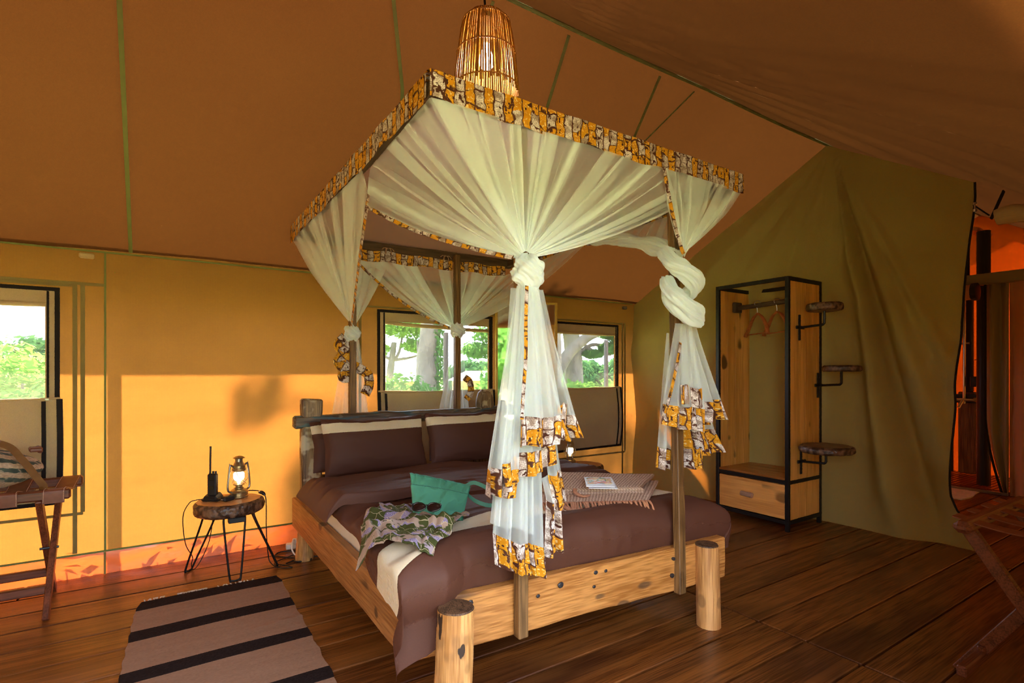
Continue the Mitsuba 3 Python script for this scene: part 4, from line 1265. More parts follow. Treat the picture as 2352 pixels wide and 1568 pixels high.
def fold(U, V):
    P = lay2(U, np.clip(V * 1.15 - .15, 0, 1))
    r = np.clip(.15 - V, 0, .15) / .15
    P = P + n3(.012 * np.sin(r * 2.6), -.020 * np.sin(r * np.pi * .9), -.026 * (1 - np.cos(r * 2.6)) / 1.8)
    return P + n3(0 * U, 0 * U, .010 * fb(n3(U * 4, V * 4, 6.0), 2))


P, uv = grid(fold, 50, 44)
part(th, 'upper_fold', solid(P[0].reshape(50, 44, 3), [0, 0, 1], .016), 'm_throw', smooth=True, uv=np.vstack([uv, uv]) * [.6, .5])
rg = np.random.default_rng(9)
for k in range(46):
    u = (k + .5) / 46
    a = lay(np.array(u), np.array(0.0)) + [0, 0, -.006]
    late = np.clip((u - .72) / .28, 0, 1)
    L = .055 + .03 * rg.random() + .10 * late
    d = np.array([-.35 + .5 * rg.normal() * .4, -.75, 0]); d /= np.linalg.norm(d)
    e1 = a + d * .022 + [0, 0, .004]
    e2 = a + d * (.022 + .03) + [0, 0, -.012 - .02 * late]
    e3 = a + d * (.055 + .02 * (1 - late)) + [0, 0, -.018 * (1 - late) - (L - .04) * late * .95]
    path = spline([a, e1, e2, e3], 10)
    part(th, 'tassel', J(tube(path, .0058 + .001 * np.sin(np.arange(10) * 2.2), 6), (tri(trimesh.creation.icosphere(1, .0085))[0] + e3, tri(trimesh.creation.icosphere(1, .0085))[1])), 'm_tassel', smooth=True)
for u in (.14, .17, .2):
    a = fold(np.array(.30 + .3 * (u - .14)), np.array(.12)) + [0, -.01, .0]
    part(th, 'tassel', tube(spline([a, a + [-.03, -.04, -.012], a + [-.01, -.085, -.024], a + [.035, -.07, -.026]], 12), .006, 6), 'm_tassel', smooth=True)
# picture card
card = thing('picture_card', 'white card with a bright abstract painted print lying on the throw', 'card')
cq = quad((1.925, 2.205, .726), (2.055, 2.115, .724), (2.235, 2.335, .720), (2.095, 2.42, .722))
P, uv = grid(lambda U, V: cq(U, V) + n3(0 * U, 0 * U, .006 * np.sin(np.pi * V)), 8, 8)
scene[card] = mikit.ply(solid(P[0].reshape(8, 8, 3), [0, 0, 1], .0035), 'm_card', smooth=False, uv=np.vstack([uv, uv]))
cq2 = quad((1.935, 2.195, .716), (2.068, 2.108, .714), (2.235, 2.325, .712), (2.10, 2.41, .714))
P, uv = grid(lambda U, V: cq2(U, V), 4, 4)
part(card, 'lower_leaf', solid(P[0].reshape(4, 4, 3), [0, 0, 1], .003), 'm_paper')

# teal drawstring pouch
pouch = thing('drawstring_pouch', 'teal green fabric pouch with a wrist loop leaning up on the bed', 'pouch')
pq = quad((.985, 2.375, .655), (1.165, 2.215, .652), (1.300, 2.385, .768), (1.030, 2.520, .838))


def pouch_fn(side):
    def fn(U, V):
        P = pq(U, V)
        e = np.clip(4 * U * (1 - U), 0, 1) ** .5 * np.clip(V * 5, 0, 1) ** .5 * np.clip((1.02 - V) * 3, .15, 1) ** .5
        nrm = np.array([-.62, -.66, .42]); nrm /= np.linalg.norm(nrm)
        g = np.clip((V - .70) / .3, 0, 1)
        wr = .007 * np.sin(U * 44 + 3 * np.sin(U * 9)) * g + .016 * fb(n3(U * 4 + V * 2.2, V * 2.5 - U * 2, 3.0), 3) + .010 * np.abs(fb(n3(U * 5 - V * 3, V * 2 + U, 8.0), 2)) * 2
        fold = .010 * np.exp(-((U - .62 - .3 * (V - .5)) / .05) ** 2) * np.clip(V * 2, 0, 1) * np.clip((1 - V) * 4, 0, 1)
        return P + nrm * (side * (.030 * e) + (wr + fold) * side)[..., None] * 1.0
    return fn


P, _ = grid(pouch_fn(1), 60, 50); Q, _ = grid(pouch_fn(-1), 60, 50)
scene[pouch] = mikit.ply(J(P, (Q[0], Q[1][:, ::-1])), 'm_teal', smooth=True)
nv = np.array([-.62, -.66, .42]) / 1.0
e = pouch_fn(1)(np.linspace(.0, 1, 30), np.full(30, .74)) + nv * .002
part(pouch, 'channel_seam', tube(e, .0016, 4), 'm_teal_dark')
e = pouch_fn(1)(np.linspace(0, 1, 30), np.full(30, .995))
part(pouch, 'top_hem', tube(e + [0, 0, .001], .004, 6), 'm_teal_dark', smooth=True)
end = pq(np.array(.93), np.array(.97))
lp = spline([end, end + [.045, -.01, .014], end + [.105, -.045, -.020], end + [.125, -.085, -.068], end + [.085, -.105, -.088], end + [.02, -.075, -.065], end + [-.012, -.03, -.03]], 50)
d = np.gradient(lp, axis=0); d /= np.linalg.norm(d, axis=1, keepdims=True)
sd = np.array([-.25, .1, 1.0]); sd = sd - d * (d @ sd)[:, None]; sd /= np.linalg.norm(sd, axis=1, keepdims=True)
Pp = np.stack([lp - sd * .010, lp + sd * .010], 1); nn = np.cross(d, sd)[:, None]
part(pouch, 'wrist_loop', solid(Pp, np.broadcast_to(nn, Pp.shape), .002), 'm_teal_dark', smooth=40)
part(pouch, 'zip_pull', tube([pq(np.array(.06), np.array(1.0)), pq(np.array(.09), np.array(1.0)) + [.01, -.004, -.003]], .003, 6), 'm_chrome')
part(pouch, 'cord_stop', tube([end, end + [.012, -.010, -.008]], .006, 8), 'm_black')

# patterned scarf spilling over the left edge, sunglasses on it
scarf = thing('scarf', 'olive and lilac patterned scarf spread over the left foot corner of the bed', 'scarf')


def bed_top(x, y):
    return np.interp(x, [.60, .66, .70, .75, .82, 1.2], [.44, .52, .59, .640, .658, .664]) - np.interp(y, [1.88, 1.93, 2.0, 2.08], [.10, .05, .012, 0])


def scarf_fn(U, V):
    tl, tr, br, bl = (np.array(a) for a in ((.90, 2.66), (1.20, 2.215), (.885, 1.915), (.655, 2.20)))
    xy = (bl + (br - bl) * U[..., None]) * (1 - V[..., None]) + (tl + (tr - tl) * U[..., None]) * V[..., None]
    xy = xy + .035 * np.stack([fb(n3(U * 3, V * 3, 1.0), 2), fb(n3(U * 3, V * 3, 5.0), 2)], -1)
    wob = np.stack([np.sin(V * 9 + U * 5) * .016 * (1 - U), np.sin(V * 13) * .012], -1)
    xy = xy + wob
    f1 = np.abs(fb(n3(U * 5 + V * 1.2, V * 2.0 - U * 1.5, 3.0), 3)) * .075 + .030 * np.exp(-((V - .62 + .15 * U) / .06) ** 2) + .020 * np.exp(-((V - .38 - .1 * U) / .05) ** 2)
    return np.concatenate([xy, (bed_top(xy[..., 0], xy[..., 1]) + .012 + f1)[..., None]], -1)


P, uv = grid(scarf_fn, 90, 90)
scene[scarf] = mikit.ply(solid(P[0].reshape(90, 90, 3), [0, 0, 1], .003), 'm_scarf', smooth=True, uv=np.vstack([uv, uv]) * [.46, .60])
sg = thing('sunglasses', 'black sunglasses lying folded on the patterned scarf', 'sunglasses')
O = np.array([.965, 2.175, .752]); ex = np.array([.80, -.60, 0.0]); ey = np.array([.42, .56, .71])


def lens_ring(c, rx, ry, r):
    g = np.linspace(0, 2 * np.pi, 33)
    return tube(np.stack([c + ex * (rx * math.cos(a)) + ey * (ry * math.sin(a) * (1 - .18 * math.cos(a))) for a in g]), r, 6, False)


for s in (-1, 1):
    c = O + ex * .034 * s
    part(sg, 'rim', lens_ring(c, .029, .020, .0038), 'm_black_gloss', smooth=True)
    g = np.arange(24) * 2 * np.pi / 24
    nz = np.cross(ex, ey)
    V = np.vstack([c + nz * .005 * (1 - q ** 2) + ex * (q * .028 * math.cos(a)) + ey * (q * .019 * math.sin(a) * (1 - .18 * math.cos(a))) for q in (0.001, .4, .75, 1) for a in g])
    V = V.reshape(4, 24, 3)
    i, j = np.meshgrid(np.arange(3), np.arange(24), indexing='ij')
    q = np.stack([i * 24 + j, i * 24 + (j + 1) % 24, (i + 1) * 24 + (j + 1) % 24, (i + 1) * 24 + j], -1).reshape(-1, 4)
    part(sg, 'lens', (V.reshape(-1, 3), q), 'm_lens', smooth=True)
    part(sg, 'temple', tube(spline([c + ex * .030 * s + ey * .008, c + ex * .034 * s + np.array([.01, .04, .004]), c - ex * .02 * s + np.array([.02, .055, -.006])], 12), .0032, 6), 'm_black_gloss', smooth=True)
part(sg, 'bridge', tube(spline([O - ex * .008 + ey * .006, O + ey * .010, O + ex * .008 + ey * .006], 8), .003, 6), 'm_black_gloss', smooth=True)

# ------------------------------------------------------------------ wardrobe
wx0, wx1, wy0, wy1 = 4.385, 4.93, 2.455, 3.16
wd = thing('wardrobe', 'open wardrobe of black steel frame and pine boards against the green partition', 'wardrobe')
T_ = .032


def rail(p, q, w=T_):
    return beam(p, q, w, w, (0, 0, 1) if abs(p[2] - q[2]) < 1e-6 else (1, 0, 0), .002)


h = T_ / 2
for x in (wx0 + h, wx1 - h):
    for y in (wy0 + h, wy1 - h):
        part(wd, 'frame_post', cbox(x - h, x + h, y - h, y + h, .0 if y < 3 else .0, 2.165, .002), 'm_black_steel')
for z in (2.165 - h, .415, .075):
    for x in (wx0 + h, wx1 - h):
        part(wd, 'frame_rail', cbox(x - h, x + h, wy0 + T_, wy1 - T_, z - h, z + h, .002), 'm_black_steel')
    for y in (wy0 + h, wy1 - h):
        part(wd, 'frame_rail', cbox(wx0 + T_, wx1 - T_, y - h, y + h, z - h, z + h, .002), 'm_black_steel')
for y0, y1 in ((wy0 + .004, wy0 + .026), (wy1 - .026, wy1 - .004)):
    n = 4
    w = (wx1 - wx0 - 2 * T_) / n
    for k in range(n):
        a = wx0 + T_ + k * w
        part(wd, 'side_board', cbox(a + .0008, a + w - .0008, y0 + .0015 * (k % 2), y1, .095, 2.13, .002), 'm_ward_z')
part(wd, 'base_shelf', cbox(wx0 + .006, wx1 - .006, wy0 + .03, wy1 - .03, .432, .452, .003), 'm_ward_base')
dr_ = part(wd, 'drawer', cbox(wx0 + .004, wx0 + .026, wy0 + T_ + .004, wy1 - T_ - .004, .10, .392, .003), 'm_ward_y')
part(dr_, 'handle', J(tube([(wx0 - .035, 2.87, .262), (wx0 - .035, 2.765, .256)], [.021, .024], 14), tube([(wx0 - .03, 2.84, .26), (wx0 + .006, 2.84, .26)], .007, 8), tube([(wx0 - .03, 2.79, .26), (wx0 + .006, 2.79, .26)], .007, 8)), 'm_terracotta', smooth=40)
part(wd, 'drawer_box', cbox(wx0 + .03, wx1 - .04, wy0 + .035, wy1 - .035, .10, .40, .002), 'm_ward_base')
part(wd, 'hanging_branch', twist(lerp_line([(4.66, wy0 + .03, 1.995), (4.66, 2.8, 1.985), (4.66, wy1 - .03, 1.975)], 30), .022, 1.0, .5, 12, .08), 'm_branch', smooth=True)
part(wd, 'branch_block', cbox(4.60, 4.72, wy1 - .06, wy1 - .027, 1.93, 2.03, .008), 'm_branch')


def slice_mesh(c, r, th, seed, n=64, rag=.07):
    """A slab of log: ragged round outline, bark outside, cut faces above and below."""
    g = np.arange(n) * 2 * np.pi / n
    rr = r * (1 + rag * 1.6 * fb(n3(np.cos(g) * 1.6 + seed, np.sin(g) * 1.6, seed), 3) + .02 * np.sin(3 * g + seed))
    k = 9
    z = np.linspace(-th / 2, th / 2, k)
    G, Z = np.meshgrid(g, z, indexing='ij')
    R = rr[:, None] * (1 - .10 * (2 * Z / th) ** 4) + r * .07 * fb(n3(np.cos(G) * 7, np.sin(G) * 7, Z / th * 2.5 + seed), 3)
    V = np.stack([np.cos(G) * R, np.sin(G) * R, Z + .006 * fb(n3(np.cos(G) * 4, np.sin(G) * 4, seed), 2)], -1) + np.array(c)
    i, j = np.meshgrid(np.arange(n), np.arange(k - 1), indexing='ij')
    q = np.stack([i * k + j, (i + 1) % n * k + j, (i + 1) % n * k + j + 1, i * k + j + 1], -1).reshape(-1, 4)

    def face(e):
        b = V[:, e]; c0 = b.mean(0)
        vv = np.vstack([b + [0, 0, .0005 if e else -.0005], c0 + (b - c0) * .5, [c0]])
        a = np.arange(n); nx = (a + 1) % n
        f = np.vstack([np.stack([a, nx, nx + n], -1), np.stack([a, nx + n, a + n], -1), np.stack([a + n, nx + n, np.full(n, 2 * n)], -1)])
        return vv, f if e else f[:, ::-1]
    return (V.reshape(-1, 3), q), face(-1), face(0)


# three log-slice shelves on swing brackets fixed to the wardrobe's near side
for (hx, hz, sz, sx, yy, r, th, pos) in ((4.545, 1.735, 1.89, 4.56, 2.25, .135, .062, 'top'), (4.85, 1.235, 1.383, 4.735, 2.20, .145, .05, 'middle'), (4.57, .585, .718, 4.555, 2.235, .205, .06, 'lowest')):
    sh_ = part(wd, 'log_shelf', slice_mesh((sx, yy, sz), r, th, sx + hz, 48)[0], 'm_bark', smooth=True, label=f'{pos} log slice shelf on a black bracket')
    _, a, b = slice_mesh((sx, yy, sz), r, th, sx + hz, 48)
    part(sh_, 'cut_face', J(a, b), 'm_shelf_top', smooth=30)
    part(wd, 'bracket', J(cbox(hx - .012, hx + .012, wy0 - .012, wy0 - .002, hz - .11, hz + .11, .002), cbox(hx - .06, hx + .06, wy0 - .018, wy0 - .006, hz - .013, hz + .013, .002),
                          tube(lerp_line([(hx, wy0 - .014, hz), (sx, yy + .012, hz + .012), (sx, yy, hz + .026), (sx, yy, sz - th / 2)], 40), .010, 8)), 'm_black_steel', smooth=40)


def hanger(y, x, yaw, label):
    hg = thing('clothes_hanger', label, 'hanger', 'wooden hangers in the wardrobe')
    g = np.linspace(-.3, 1.15 * np.pi, 22)
    hook = np.stack([0 * g + 0, .028 * np.cos(g), 2.0 + .026 * np.sin(g)], -1)
    hook = np.vstack([[(0, 0, 1.905)], [(0, 0.004, 1.955)], hook[::1]])
    def P(m):
        return move(m, (x, y, 0), yaw)
    part(hg, 'hook', P(tube(spline(hook, 50), .0028, 6)), 'm_chrome', smooth=True)
    for s in (-1, 1):
        a = spline([(0, 0, 1.905), (s * .08, 0, 1.87), (s * .16, 0, 1.79), (s * .225, .012, 1.70)], 18)
        part(hg, 'arm', P(tube(a, np.linspace(.013, .020, 18), 10, squash=.7)), 'm_hanger', smooth=True)
    part(hg, 'bar', P(tube([(-.20, .0, 1.715), (.20, 0, 1.715)], .006, 8)), 'm_hanger', smooth=40)


hanger(2.905, 4.66, 1.0, 'left one of the two wooden hangers on the wardrobe branch')
hanger(2.714, 4.66, 1.0, 'right one of the two wooden hangers on the wardrobe branch')


# ------------------------------------------------------------------ bedside tables, lanterns, radio, cables
def side_table(c, r, z, feet, label, seed):
    t = thing('side_table', label, 'side table', 'log slice bedside tables')
    rim, top, bot = slice_mesh((c[0], c[1], z - .042), r, .084, seed, 80, .05)
    part(t, 'bark_rim', rim, 'm_bark', smooth=True, label='rough dark bark rim')
    part(t, 'table_top', top, 'm_slice_top', smooth=30)
    part(t, 'underside', bot, 'm_shelf_top', smooth=30)
    for fx, fy in feet:
        d = np.array([fx - c[0], fy - c[1]]); L = np.linalg.norm(d); d /= L; s = np.array([-d[1], d[0]])
        a = np.array([c[0], c[1]]) + d * r * .68
        w = .062
        f_ = np.array([fx, fy])
        pts = [np.r_[a + s * w, z - .08], np.r_[a + s * w + (f_ - a) * .1, z - .15], np.r_[f_ + s * .034, .035], np.r_[f_ + s * .022 + d * .004, .010], np.r_[f_ + d * .006, .006], np.r_[f_ - s * .022 + d * .004, .010], np.r_[f_ - s * .034, .035], np.r_[a - s * w + (f_ - a) * .1, z - .15], np.r_[a - s * w, z - .08]]
        lg = part(t, 'hairpin_leg', tube(spline(pts, 60), .0062, 8), 'm_black_steel', smooth=True)
        v, f = cbox(-.06, .06, -.02, .02, -.006, 0, .002)
        part(lg, 'foot_plate', move((v, f), np.r_[a, z - .078], math.atan2(s[1], s[0])), 'm_black_steel')
    return t


TZ = .50
tab = side_table((.346, 4.0), .208, TZ, ((.128, 4.20), (.368, 3.84), (.632, 4.005)), 'round log slice side table on black hairpin legs between rug and lit wall', 2.0)
part(tab, 'power_box', cbox(.325, .425, 3.80, 3.86, .385, .418, .004), 'm_black')
side_table((3.50, 4.05), .20, .43, ((3.3, 4.2), (3.5, 3.85), (3.7, 4.15)), 'round log slice side table behind the right side of the bed, mostly hidden', 5.0)


def lantern(c, label, s=1.0, rz=0.0, power=.55):
    l = thing('hurricane_lantern', label, 'lantern', 'glowing hurricane lanterns')
    c = np.array(c)
    def L(prof, n=28): 
        v, f = lathe([(a * s, b * s) for a, b in prof], n); return v + c, f
    def Tb(pts, r, n=8):
        cs, sn = math.cos(rz), math.sin(rz)
        p = np.array([[x * cs - y * sn, x * sn + y * cs, z] for x, y, z in pts]) * s + c
        return tube(spline(p, 36), r * s, n)
    part(l, 'fuel_base', L([(0, 0), (.056, 0), (.060, .004), (.060, .010), (.056, .013), (.056, .030), (.060, .034), (.058, .040), (.045, .052), (.030, .058), (0, .058)]), 'm_brass', smooth=35)
    part(l, 'burner', L([(.030, .056), (.030, .064), (.022, .068), (.022, .078), (.036, .084), (.036, .088), (0, .090)]), 'm_brass', smooth=35)
    part(l, 'glass_globe', L([(.034, .088), (.047, .105), (.052, .130), (.050, .155), (.042, .178), (.034, .188)]), 'm_glass', smooth=True)
    em = lamp('lantern_bulb', (1.0, .74, .38), power)
    for k in range(1):
        key = fresh(l + '__bulb')
        scene[key] = mikit.ply(L([(0, .090), (.010, .092), (.012, .104), (.030, .122), (.034, .130), (.034, .160), (.028, .168), (0, .170)], 20), 'lantern_bulb_off', smooth=True, **em)
    part(l, 'chimney', L([(.040, .186), (.044, .190), (.044, .194), (.040, .198), (.040, .214), (.034, .222), (.027, .236), (.024, .240)]), 'm_brass', smooth=35)
    part(l, 'chimney_neck', L([(.024, .238), (.024, .262)]), 'm_steel_tube', smooth=35)
    part(l, 'cap', L([(.024, .260), (.036, .263), (.037, .267), (.022, .276), (.008, .279), (0, .280)]), 'm_brass', smooth=35)
    for a in (0, np.pi):
        x = math.cos(a)
        part(l, 'side_tube', Tb([(x * .038, 0, .206), (x * .060, 0, .222), (x * .068, 0, .212), (x * .074, 0, .17), (x * .082, 0, .10), (x * .083, 0, .07), (x * .074, 0, .048), (x * .05, 0, .040)], .0062), 'm_steel_tube', smooth=True)
        part(l, 'ear', Tb([(x * .068, 0, .208), (x * .070, 0, .226), (x * .071, 0, .236)], .003, 6), 'm_steel_tube', smooth=True)
        for yy in (-1, 1):
            part(l, 'guard_wire', Tb([(x * .036, yy * .02, .186), (x * .04, yy * .045, .15), (x * .012, yy * .056, .118), (-x * .03, yy * .036, .088)], .0016, 5), 'm_steel_tube', smooth=True)
    part(l, 'inner_plate', L([(.040, .176), (.041, .184), (.026, .187)]), 'm_brass', smooth=35)
    return l


lantern((.408, 4.03, TZ + .003), 'brass hurricane lantern with a glowing bulb on the left log table', 1.0, .55)
lantern((3.35, 4.08, .433), 'glowing hurricane lantern half hidden by the net tail, on the right log table', 1.0, .55)

rd = thing('two_way_radio', 'black two way radio with long antenna standing in its charger', 'radio')
rc = np.array([.252, 4.02, TZ]); ry_ = -.55


def R_(m):
    return move(m, rc, ry_)


part(rd, 'body', R_(cbox(-.028, .028, -.018, .018, .035, .178, .006)), 'm_black')
part(rd, 'grille', R_(J(*[cbox(-.018, .018, -.0205, -.017, .135 + .006 * k, .1375 + .006 * k, .0005) for k in range(6)])), 'm_black_gloss')
part(rd, 'label_plate', R_(cbox(-.016, .016, -.0195, -.017, .075, .10, .001)), 'm_black_gloss')
part(rd, 'antenna', R_(tube(spline([(-.017, 0, .178), (-.0165, 0, .20), (-.014, 0, .36)], 12), np.r_[.0085, .008, np.full(10, .0058)], 10)), 'm_black', smooth=40)
for x in (.003, .020):
    part(rd, 'knob', R_(tube([(x, 0, .176), (x, 0, .195)], .0065, 10)), 'm_black', smooth=40)
ch = thing('charger_cradle', 'black charging cradle under the two way radio', 'charger')
v, f = cbox(-.062, .062, -.048, .040, .002, .045, .014)
v[:, 0] *= 1 - .25 * (v[:, 2] > .03); v[:, 2] += np.where(v[:, 2] > .03, (v[:, 1]) * .25, 0)
scene[ch] = mikit.ply(R_((v, f)), 'm_black')
ad = thing('power_adapter', 'small black power adapter block on the log table between radio and lantern', 'adapter')
scene[ad] = mikit.ply(move(cbox(-.036, .036, -.024, .024, .0, .030, .006), (.335, 3.955, TZ + .003), .5), 'm_black')
part(ad, 'pins', move(J(cbox(-.045, -.034, -.008, -.004, .010, .016, .001), cbox(-.045, -.034, .004, .008, .010, .016, .001)), (.335, 3.955, TZ + .003), .5), 'm_chrome')


def cable(name, label, pts, r=.0035, m_='m_cable', n=80):
    return solo(name, tube(spline(pts, n), r, 7), m_, label, 'cable', smooth=True)


k = cable('power_cable', 'thin black cable looping from the lantern over the table edge to the floor', [(.44, 4.06, .51), (.47, 4.10, .525), (.55, 4.03, .523), (.565, 3.99, .50), (.572, 3.985, .44), (.575, 4.00, .25), (.585, 4.0, .10), (.60, 4.0, .03), (.64, 3.93, .006), (.72, 3.88, .006), (.69, 3.95, .006), (.63, 4.03, .006), (.74, 4.12, .006), (.86, 4.18, .006)])
part(k, 'inline_plug', tube(spline([(.535, 4.035, .520), (.552, 4.012, .516), (.566, 3.992, .502)], 10), [.006, .010, .012, .012, .012, .012, .012, .011, .008, .005], 10), 'm_black', smooth=True)
part(k, 'metal_tip', tube([(.536, 4.034, .5205), (.545, 4.022, .519)], .0115, 10), 'm_chrome', smooth=40)
cable('power_cable', 'thin black cable hanging from the radio charger behind the left table legs', [(.20, 4.06, .508), (.155, 4.06, .507), (.118, 4.06, .49), (.085, 4.08, .40), (.10, 4.10, .22), (.14, 4.12, .12), (.135, 4.15, .06), (.15, 4.2, .008), (.19, 4.22, .05), (.24, 4.20, .18), (.26, 4.15, .34), (.26, 4.12, .43)], .0028)
cable('power_cable', 'coiled black cable lying on the floor by the left bed rail', [(.70, 3.98, .006), (.78, 4.05, .006), (.70, 4.14, .006), (.66, 4.20, .006), (.72, 4.26, .006), (.84, 4.20, .006), (.90, 4.05, .006), (.84, 3.97, .006), (.76, 3.99, .006), (.80, 4.06, .012), (.93, 4.0, .008)], .005)
ps = thing('power_strip', 'white power strip on the floor behind the left bed rail', 'power strip')
scene[ps] = mikit.ply(move(cbox(-.10, .10, -.028, .028, .0, .04, .006), (.855, 4.30, .002), -.2), 'm_white_plastic')
part(ps, 'plug', move(cbox(-.02, .02, -.02, .02, .04, .075, .006), (.82, 4.30, .002), -.2), 'm_white_plastic')
cable('white_cable', 'white cable looping on the floor beside the power strip', [(.82, 4.29, .06), (.79, 4.22, .09), (.77, 4.16, .05), (.79, 4.12, .008), (.84, 4.11, .006), (.88, 4.15, .006)], .0055, 'm_white_plastic')

# ------------------------------------------------------------------ luggage racks and the basket bag


def rack_rail(x0, x1, y, z):
    return cbox(x0, x1, y - .022, y + .022, z - .028, z + .028, .008)


lr = thing('luggage_rack', 'folding dark wood luggage rack with brown leather straps by the left window', 'luggage rack')
RX0, RX1, YF, YB, RZ = -1.25, -.455, 3.85, 4.27, .672
part(lr, 'rail', rack_rail(RX0, RX1, YF, RZ), 'm_rack_x')
part(lr, 'rail', rack_rail(RX0, RX1 + .01, YB, RZ), 'm_rack_x')
for xo, s in ((-.575, 0), (-1.13, 1)):
    part(lr, 'leg', beam((xo + .02, YF - .06, .0), (xo + .02, YB, RZ - .02), .03, .05, (0, -1, .3), .004), 'm_rack')
    part(lr, 'leg', beam((xo - .016, YB + .03, .0), (xo - .016, YF, RZ - .02), .03, .05, (0, 1, .3), .004), 'm_rack')
    part(lr, 'pivot_pin', tube([(xo - .04, 4.025, .335), (xo + .045, 4.025, .335)], .007, 8), 'm_bolt', smooth=40)
part(lr, 'stretcher', cbox(-1.13, -.56, YF + .03, YF + .06, .115, .165, .006), 'm_rack_x')
part(lr, 'stretcher', cbox(-1.13, -.60, YB - .06, YB - .03, .115, .165, .006), 'm_rack_x')
for xa, xb in ((-.575, -.480), (-.775, -.675), (-.975, -.875), (-1.175, -1.075)):
    def strap_fn(U, V):
        # over the front rail, sagging across, over the back rail
        y = np.interp(V, [0, .06, .10, .14, .86, .90, .94, 1], [YF - .026, YF - .026, YF - .020, YF + .022, YB - .022, YB + .020, YB + .026, YB + .026])
        z = np.interp(V, [0, .06, .10, .14, .5, .86, .90, .94, 1], [RZ - .040, RZ + .020, RZ + .031, RZ + .031, RZ - .012, RZ + .031, RZ + .031, RZ + .020, RZ - .040])
        return np.stack([xa + (xb - xa) * U + (.03 * V if xa > -.6 else 0 * V), y, z], -1)
    P, _ = grid(strap_fn, 5, 50)
    st = part(lr, 'leather_strap', solid(P[0].reshape(5, 50, 3), [0, .3, 1], .004), 'm_leather', smooth=40)
    for u in (.05, .95):
        e = strap_fn(np.full(50, u), np.linspace(0, 1, 50)) + [0, -.001, .0025]
        part(st, 'stitching', tube(e, .0014, 4), 'm_stitch')
# woven basket bag with leather straps
bg = thing('basket_bag', 'pale and dark green woven straw bag lying on the left luggage rack', 'bag')


def bag_surf(U, V):
    a = U * 2 * np.pi
    w = .30 * np.sin(np.pi * np.clip(V, .02, .98)) ** .55; d = .15 * np.sin(np.pi * np.clip(V, .02, .98)) ** .6
    k = 1 + .05 * fb(n3(np.cos(a) * 2, np.sin(a) * 2, V * 3), 2)
    x = -.90 + w * np.cos(a) * k; y = 4.06 + d * np.sin(a) * k
    return np.stack([x, y, .685 + .285 * V - .05 * np.cos(a) * V], -1)


(v, f), uv = grid(bag_surf, 90, 40, (0, 1), (.0, 1.0))
scene[bg] = mikit.ply((v, f), 'm_basket', smooth=True, uv=uv * [1.6, .42])
part(bg, 'leather_corner', J(move(cbox(-.03, .03, -.05, .05, -.012, .012, .006), (-.655, 4.17, .895), .2), tube([(-.63, 4.14, .885), (-.65, 4.20, .90)], .014, 8)), 'm_leather')


def band3(pts, w, up, m_, parent, name, th=.004, n=50):
    e = spline(pts, n); d = np.gradient(e, axis=0); d /= np.linalg.norm(d, axis=1, keepdims=True)
    sd = np.cross(d, np.asarray(up, float)); sd /= np.linalg.norm(sd, axis=1, keepdims=True)
    nn = np.cross(sd, d)[:, None]
    P = np.stack([e - sd * w / 2, e + sd * w / 2], 1)
    part(parent, name, solid(P, np.broadcast_to(nn, P.shape), th), m_, smooth=40)


band3([(-1.1, 3.93, 1.00), (-.86, 3.905, .985), (-.73, 3.885, .955), (-.665, 3.875, .875), (-.60, 3.87, .765), (-.575, 3.88, .715), (-.60, 3.91, .705)], .034, (0, -1, .25), 'm_strap', bg, 'shoulder_strap')
band3([(-.76, 3.885, .965), (-.80, 3.882, .975), (-1.05, 3.89, .985)], .04, (0, -1, .25), 'm_leather', bg, 'top_strap')

rr_ = thing('luggage_rack', 'dark wooden luggage rack with leather straps in the right foreground', 'luggage rack')
part(rr_, 'rail', cbox(2.87, 3.75, .815, .885, .652, .705, .02), 'm_rack_x')
part(rr_, 'rail', cbox(2.87, 3.75, .455, .505, .652, .705, .02), 'm_rack_x')
for xo in (2.98, 3.66):
    part(rr_, 'leg', beam((xo - .0, .86, .66), (xo + .0, .43, .0), .034, .052, (0, 1, .3), .004), 'm_rack_x')
    part(rr_, 'leg', beam((xo + .036, .48, .66), (xo + .036, .90, .0), .034, .052, (0, -1, .3), .004), 'm_rack_x')
part(rr_, 'stretcher', cbox(2.98, 3.66, .80, .83, .10, .15, .006), 'm_rack_x')
part(rr_, 'stretcher', cbox(2.76, 3.66, .80, .835, .085, .13, .006), 'm_rack_x')
for xa, xb in ((2.93, 3.01), (3.11, 3.19), (3.29, 3.37), (3.47, 3.55)):
    def strap2(U, V):
        y = .90 - .46 * V
        z = .712 - .03 * np.sin(np.pi * V) + 0 * U
        return np.stack([xa + (xb - xa) * U, y, z], -1)
    P, _ = grid(strap2, 4, 24)
    part(rr_, 'leather_strap', solid(P[0].reshape(4, 24, 3), [0, 0, 1], .005), 'm_leather', smooth=40)

